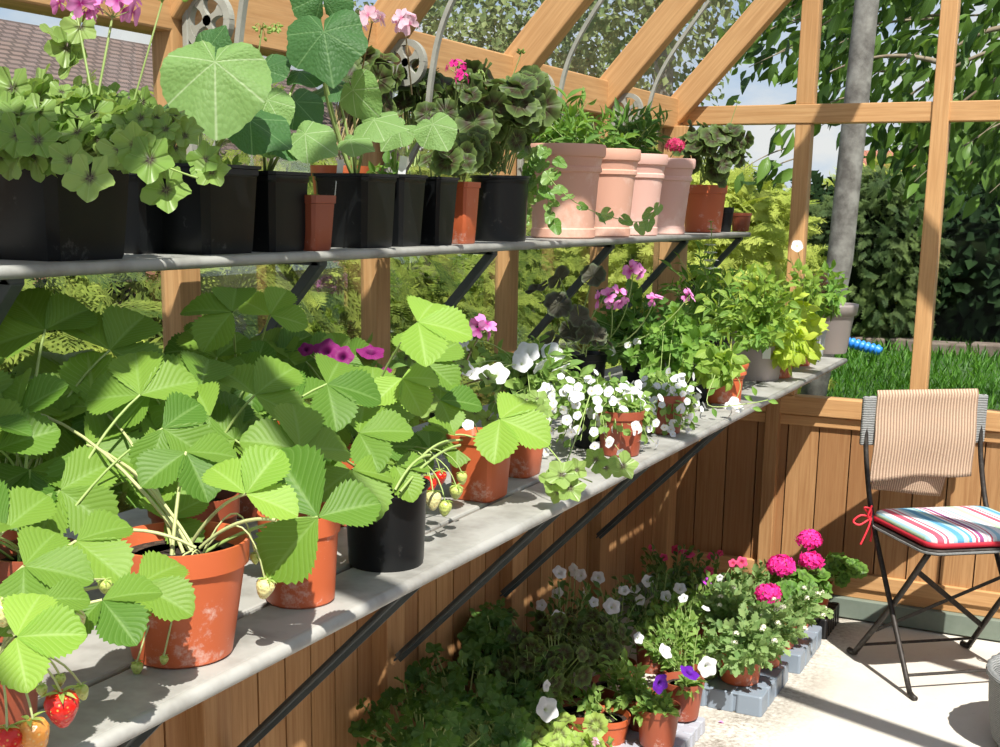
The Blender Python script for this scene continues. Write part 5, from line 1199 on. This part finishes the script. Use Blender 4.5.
# white balls
for lb,px,py,y in [('small white ball on the lawn left of the right mullion',896,335,14.5)]:
    b=MB(); b.lathe([(.045*math.sin(a),-.045*math.cos(a)) for a in np.linspace(0.01,PI-.01,10)],14); o=b.build('white_ball',M['white'],smooth=True); q=at_z(px,py,0.0); o.location=(q[0],q[1],.02); tag(o,lb,'ball')
# neighbouring house with tiled roof (upper left) and a far red roof
def tiles(name,c1,c2,sc):
    m,nt,N,L=mat(name); uv=N.new('ShaderNodeTexCoord').outputs['UV']; br=N.new('ShaderNodeTexBrick'); br.inputs['Scale'].default_value=sc; L.new(uv,br.inputs['Vector'])
    br.inputs['Color1'].default_value=(*c1,1); br.inputs['Color2'].default_value=(*c2,1); br.inputs['Mortar'].default_value=(*[x*.35 for x in c1],1); br.inputs['Mortar Size'].default_value=.018; br.inputs['Brick Width'].default_value=.17; br.inputs['Row Height'].default_value=.085
    n=noise(nt,uv,3,4); c=mixc(nt,mth(nt,'MULTIPLY',n,.35),br.outputs['Color'],(.2,.17,.16)); p=princ(nt,c,.85,0,.2,bump(nt,br.outputs['Fac'],.6,.01)); out(nt,p.outputs[0]); return m
TM=tiles('plain_roof_tiles',(.21,.14,.12),(.16,.11,.10),1.0); M['brick']=simple('brick',(.35,.16,.10),.9,scale=6,col2=(.28,.12,.08))
nh=thing('neighbour_house','neighbouring house with a brown tiled roof beyond the hedge at upper left','house',(-9,9,0))
def slope(nm,m,par,v,off):
    v=[np.array(q,float)-off for q in v]; w=np.linalg.norm(v[1]-v[0]); h=np.linalg.norm(v[3]-v[0]); b=MB(); b.add(v,[(0,1,2,3)],[(0,0),(w,0),(w,h),(0,h)]); o=b.build(nm,m,par); s=o.modifiers.new('s','SOLIDIFY'); s.thickness=.06; return o
off=np.array([-9,9,0.])
slope('roof',TM,nh,[(-7.6,-2,1.75),(-7.6,13.5,1.75),(-9.6,13.5,3.08),(-9.6,-2,3.08)],off)
slope('roof',TM,nh,[(-11.6,13.5,1.75),(-11.6,-2,1.75),(-9.6,-2,3.08),(-9.6,13.5,3.08)],off)
b=MB(); b.box((-2.4,-10.9,-.1),(1.2,4.3,1.76)); b.add([(-2.4,4.3,1.7),(1.2,4.3,1.7),(-.6,4.3,2.98)],[(0,1,2)]); b.build('wall',M['brick'],nh)
fh=thing('far_house','distant house with an orange-red roof between pole and right mullion','house',(-5,40,0)); off=np.array([-5,40,0.])
q0=at_y(868,162,38); q1=at_y(932,160,38)
slope('roof',tiles('red_roof_tiles',(.55,.20,.12),(.5,.18,.1),1.0),fh,[(q0[0]-1.5,38,1.6),(q1[0]+1.2,38,1.6),(q1[0]+.6,41,3.3),(q0[0]-.8,41,3.3)],off)
b=MB(); b.box((q0[0]-1.2+5,-1.7,-.1),(q1[0]+.9+5,2,1.62)); b.build('wall',M['brick'],fh); b=MB(); b.box((q1[0]+5-.2,.2,2.5),(q1[0]+5+.3,.7,3.7)); b.build('chimney',M['brick'],fh)
# trees beyond the glass roof
for lb,c,rad,n,sz in [('olive-green tree seen through the roof glass at top centre',(-6.1,12.8,3.3),(2.3,1.5,2.3),9000,.10),('thin-leaved tree seen through the roof panes left of the end rafter',(-3.9,11.2,4.0),(1.2,1.1,1.5),3600,.09),
        ('grey-green tree beyond the hedge, behind the pink blooms',(-8.6,17.5,2.6),(2.4,1.6,2.2),4000,.15),('distant tree low behind the golden conifers',(-4.6,12.6,.9),(1.3,.9,1.1),2600,.12)]:
    c=np.array(c); r=foliage('garden_tree',lb,'tree',shell_pts(c,rad,n,.35,face=(.3,-1,0)),'cherryleaf' if 0 else 'blob','farleaf',sz,trunk=[([(c[0],c[1],-.1),(c[0],c[1],c[2])],[.14,.07])])
# =================================================================== LIGHT
w=bpy.data.worlds.new('World'); SC.world=w; w.use_nodes=True; nt=w.node_tree; nt.nodes.clear(); N=nt.nodes; L=nt.links
co=N.new('ShaderNodeTexCoord').outputs['Generated']; sp=N.new('ShaderNodeSeparateXYZ'); L.new(co,sp.inputs[0])
mp=N.new('ShaderNodeMapping'); mp.inputs['Scale'].default_value=(1.6,1.6,4); L.new(co,mp.inputs['Vector'])
cn=noise(nt,mp.outputs[0],2.2,6,.6)
sky=mixc(nt,ramp(nt,sp.outputs[2],0,.6),(.62,.78,.98),(.28,.48,.88)); col=mixc(nt,ramp(nt,cn,.40,.58),sky,(1,1,1))
bg=N.new('ShaderNodeBackground'); L.new(col,bg.inputs[0]); bg.inputs[1].default_value=.85; o=N.new('ShaderNodeOutputWorld'); L.new(bg.outputs[0],o.inputs[0])
sd_=bpy.data.lights.new('Sun','SUN'); sd_.energy=7.8; sd_.angle=math.radians(.6); sd_.color=(1,.95,.87); so=bpy.data.objects.new('Sun',sd_); COL.objects.link(so)
so.rotation_euler=Vector((.442,-.53,1.0)).to_track_quat('Z','Y').to_euler()
# =================================================================== CAMERA
cd=bpy.data.cameras.new('Camera'); cam=bpy.data.objects.new('Camera',cd); COL.objects.link(cam); SC.camera=cam
cd.sensor_fit='HORIZONTAL'; cd.sensor_width=36; cd.lens=36*FPX/1000; cd.shift_x=0; cd.shift_y=(CY-373.5)/1000
cd.clip_start=.02; cd.clip_end=200
R3_=Matrix((RW@np.diag([1.,-1.,-1.])).tolist()); cam.matrix_world=Matrix.Translation((0,0,EYE))@R3_.to_4x4()
SC.view_settings.view_transform='Standard'; SC.view_settings.look='None'; SC.view_settings.gamma=1; SC.view_settings.use_curve_mapping=False; SC.view_settings.exposure=0
try:
    SC.cycles.transparent_max_bounces=16; SC.cycles.max_bounces=8
except Exception: pass
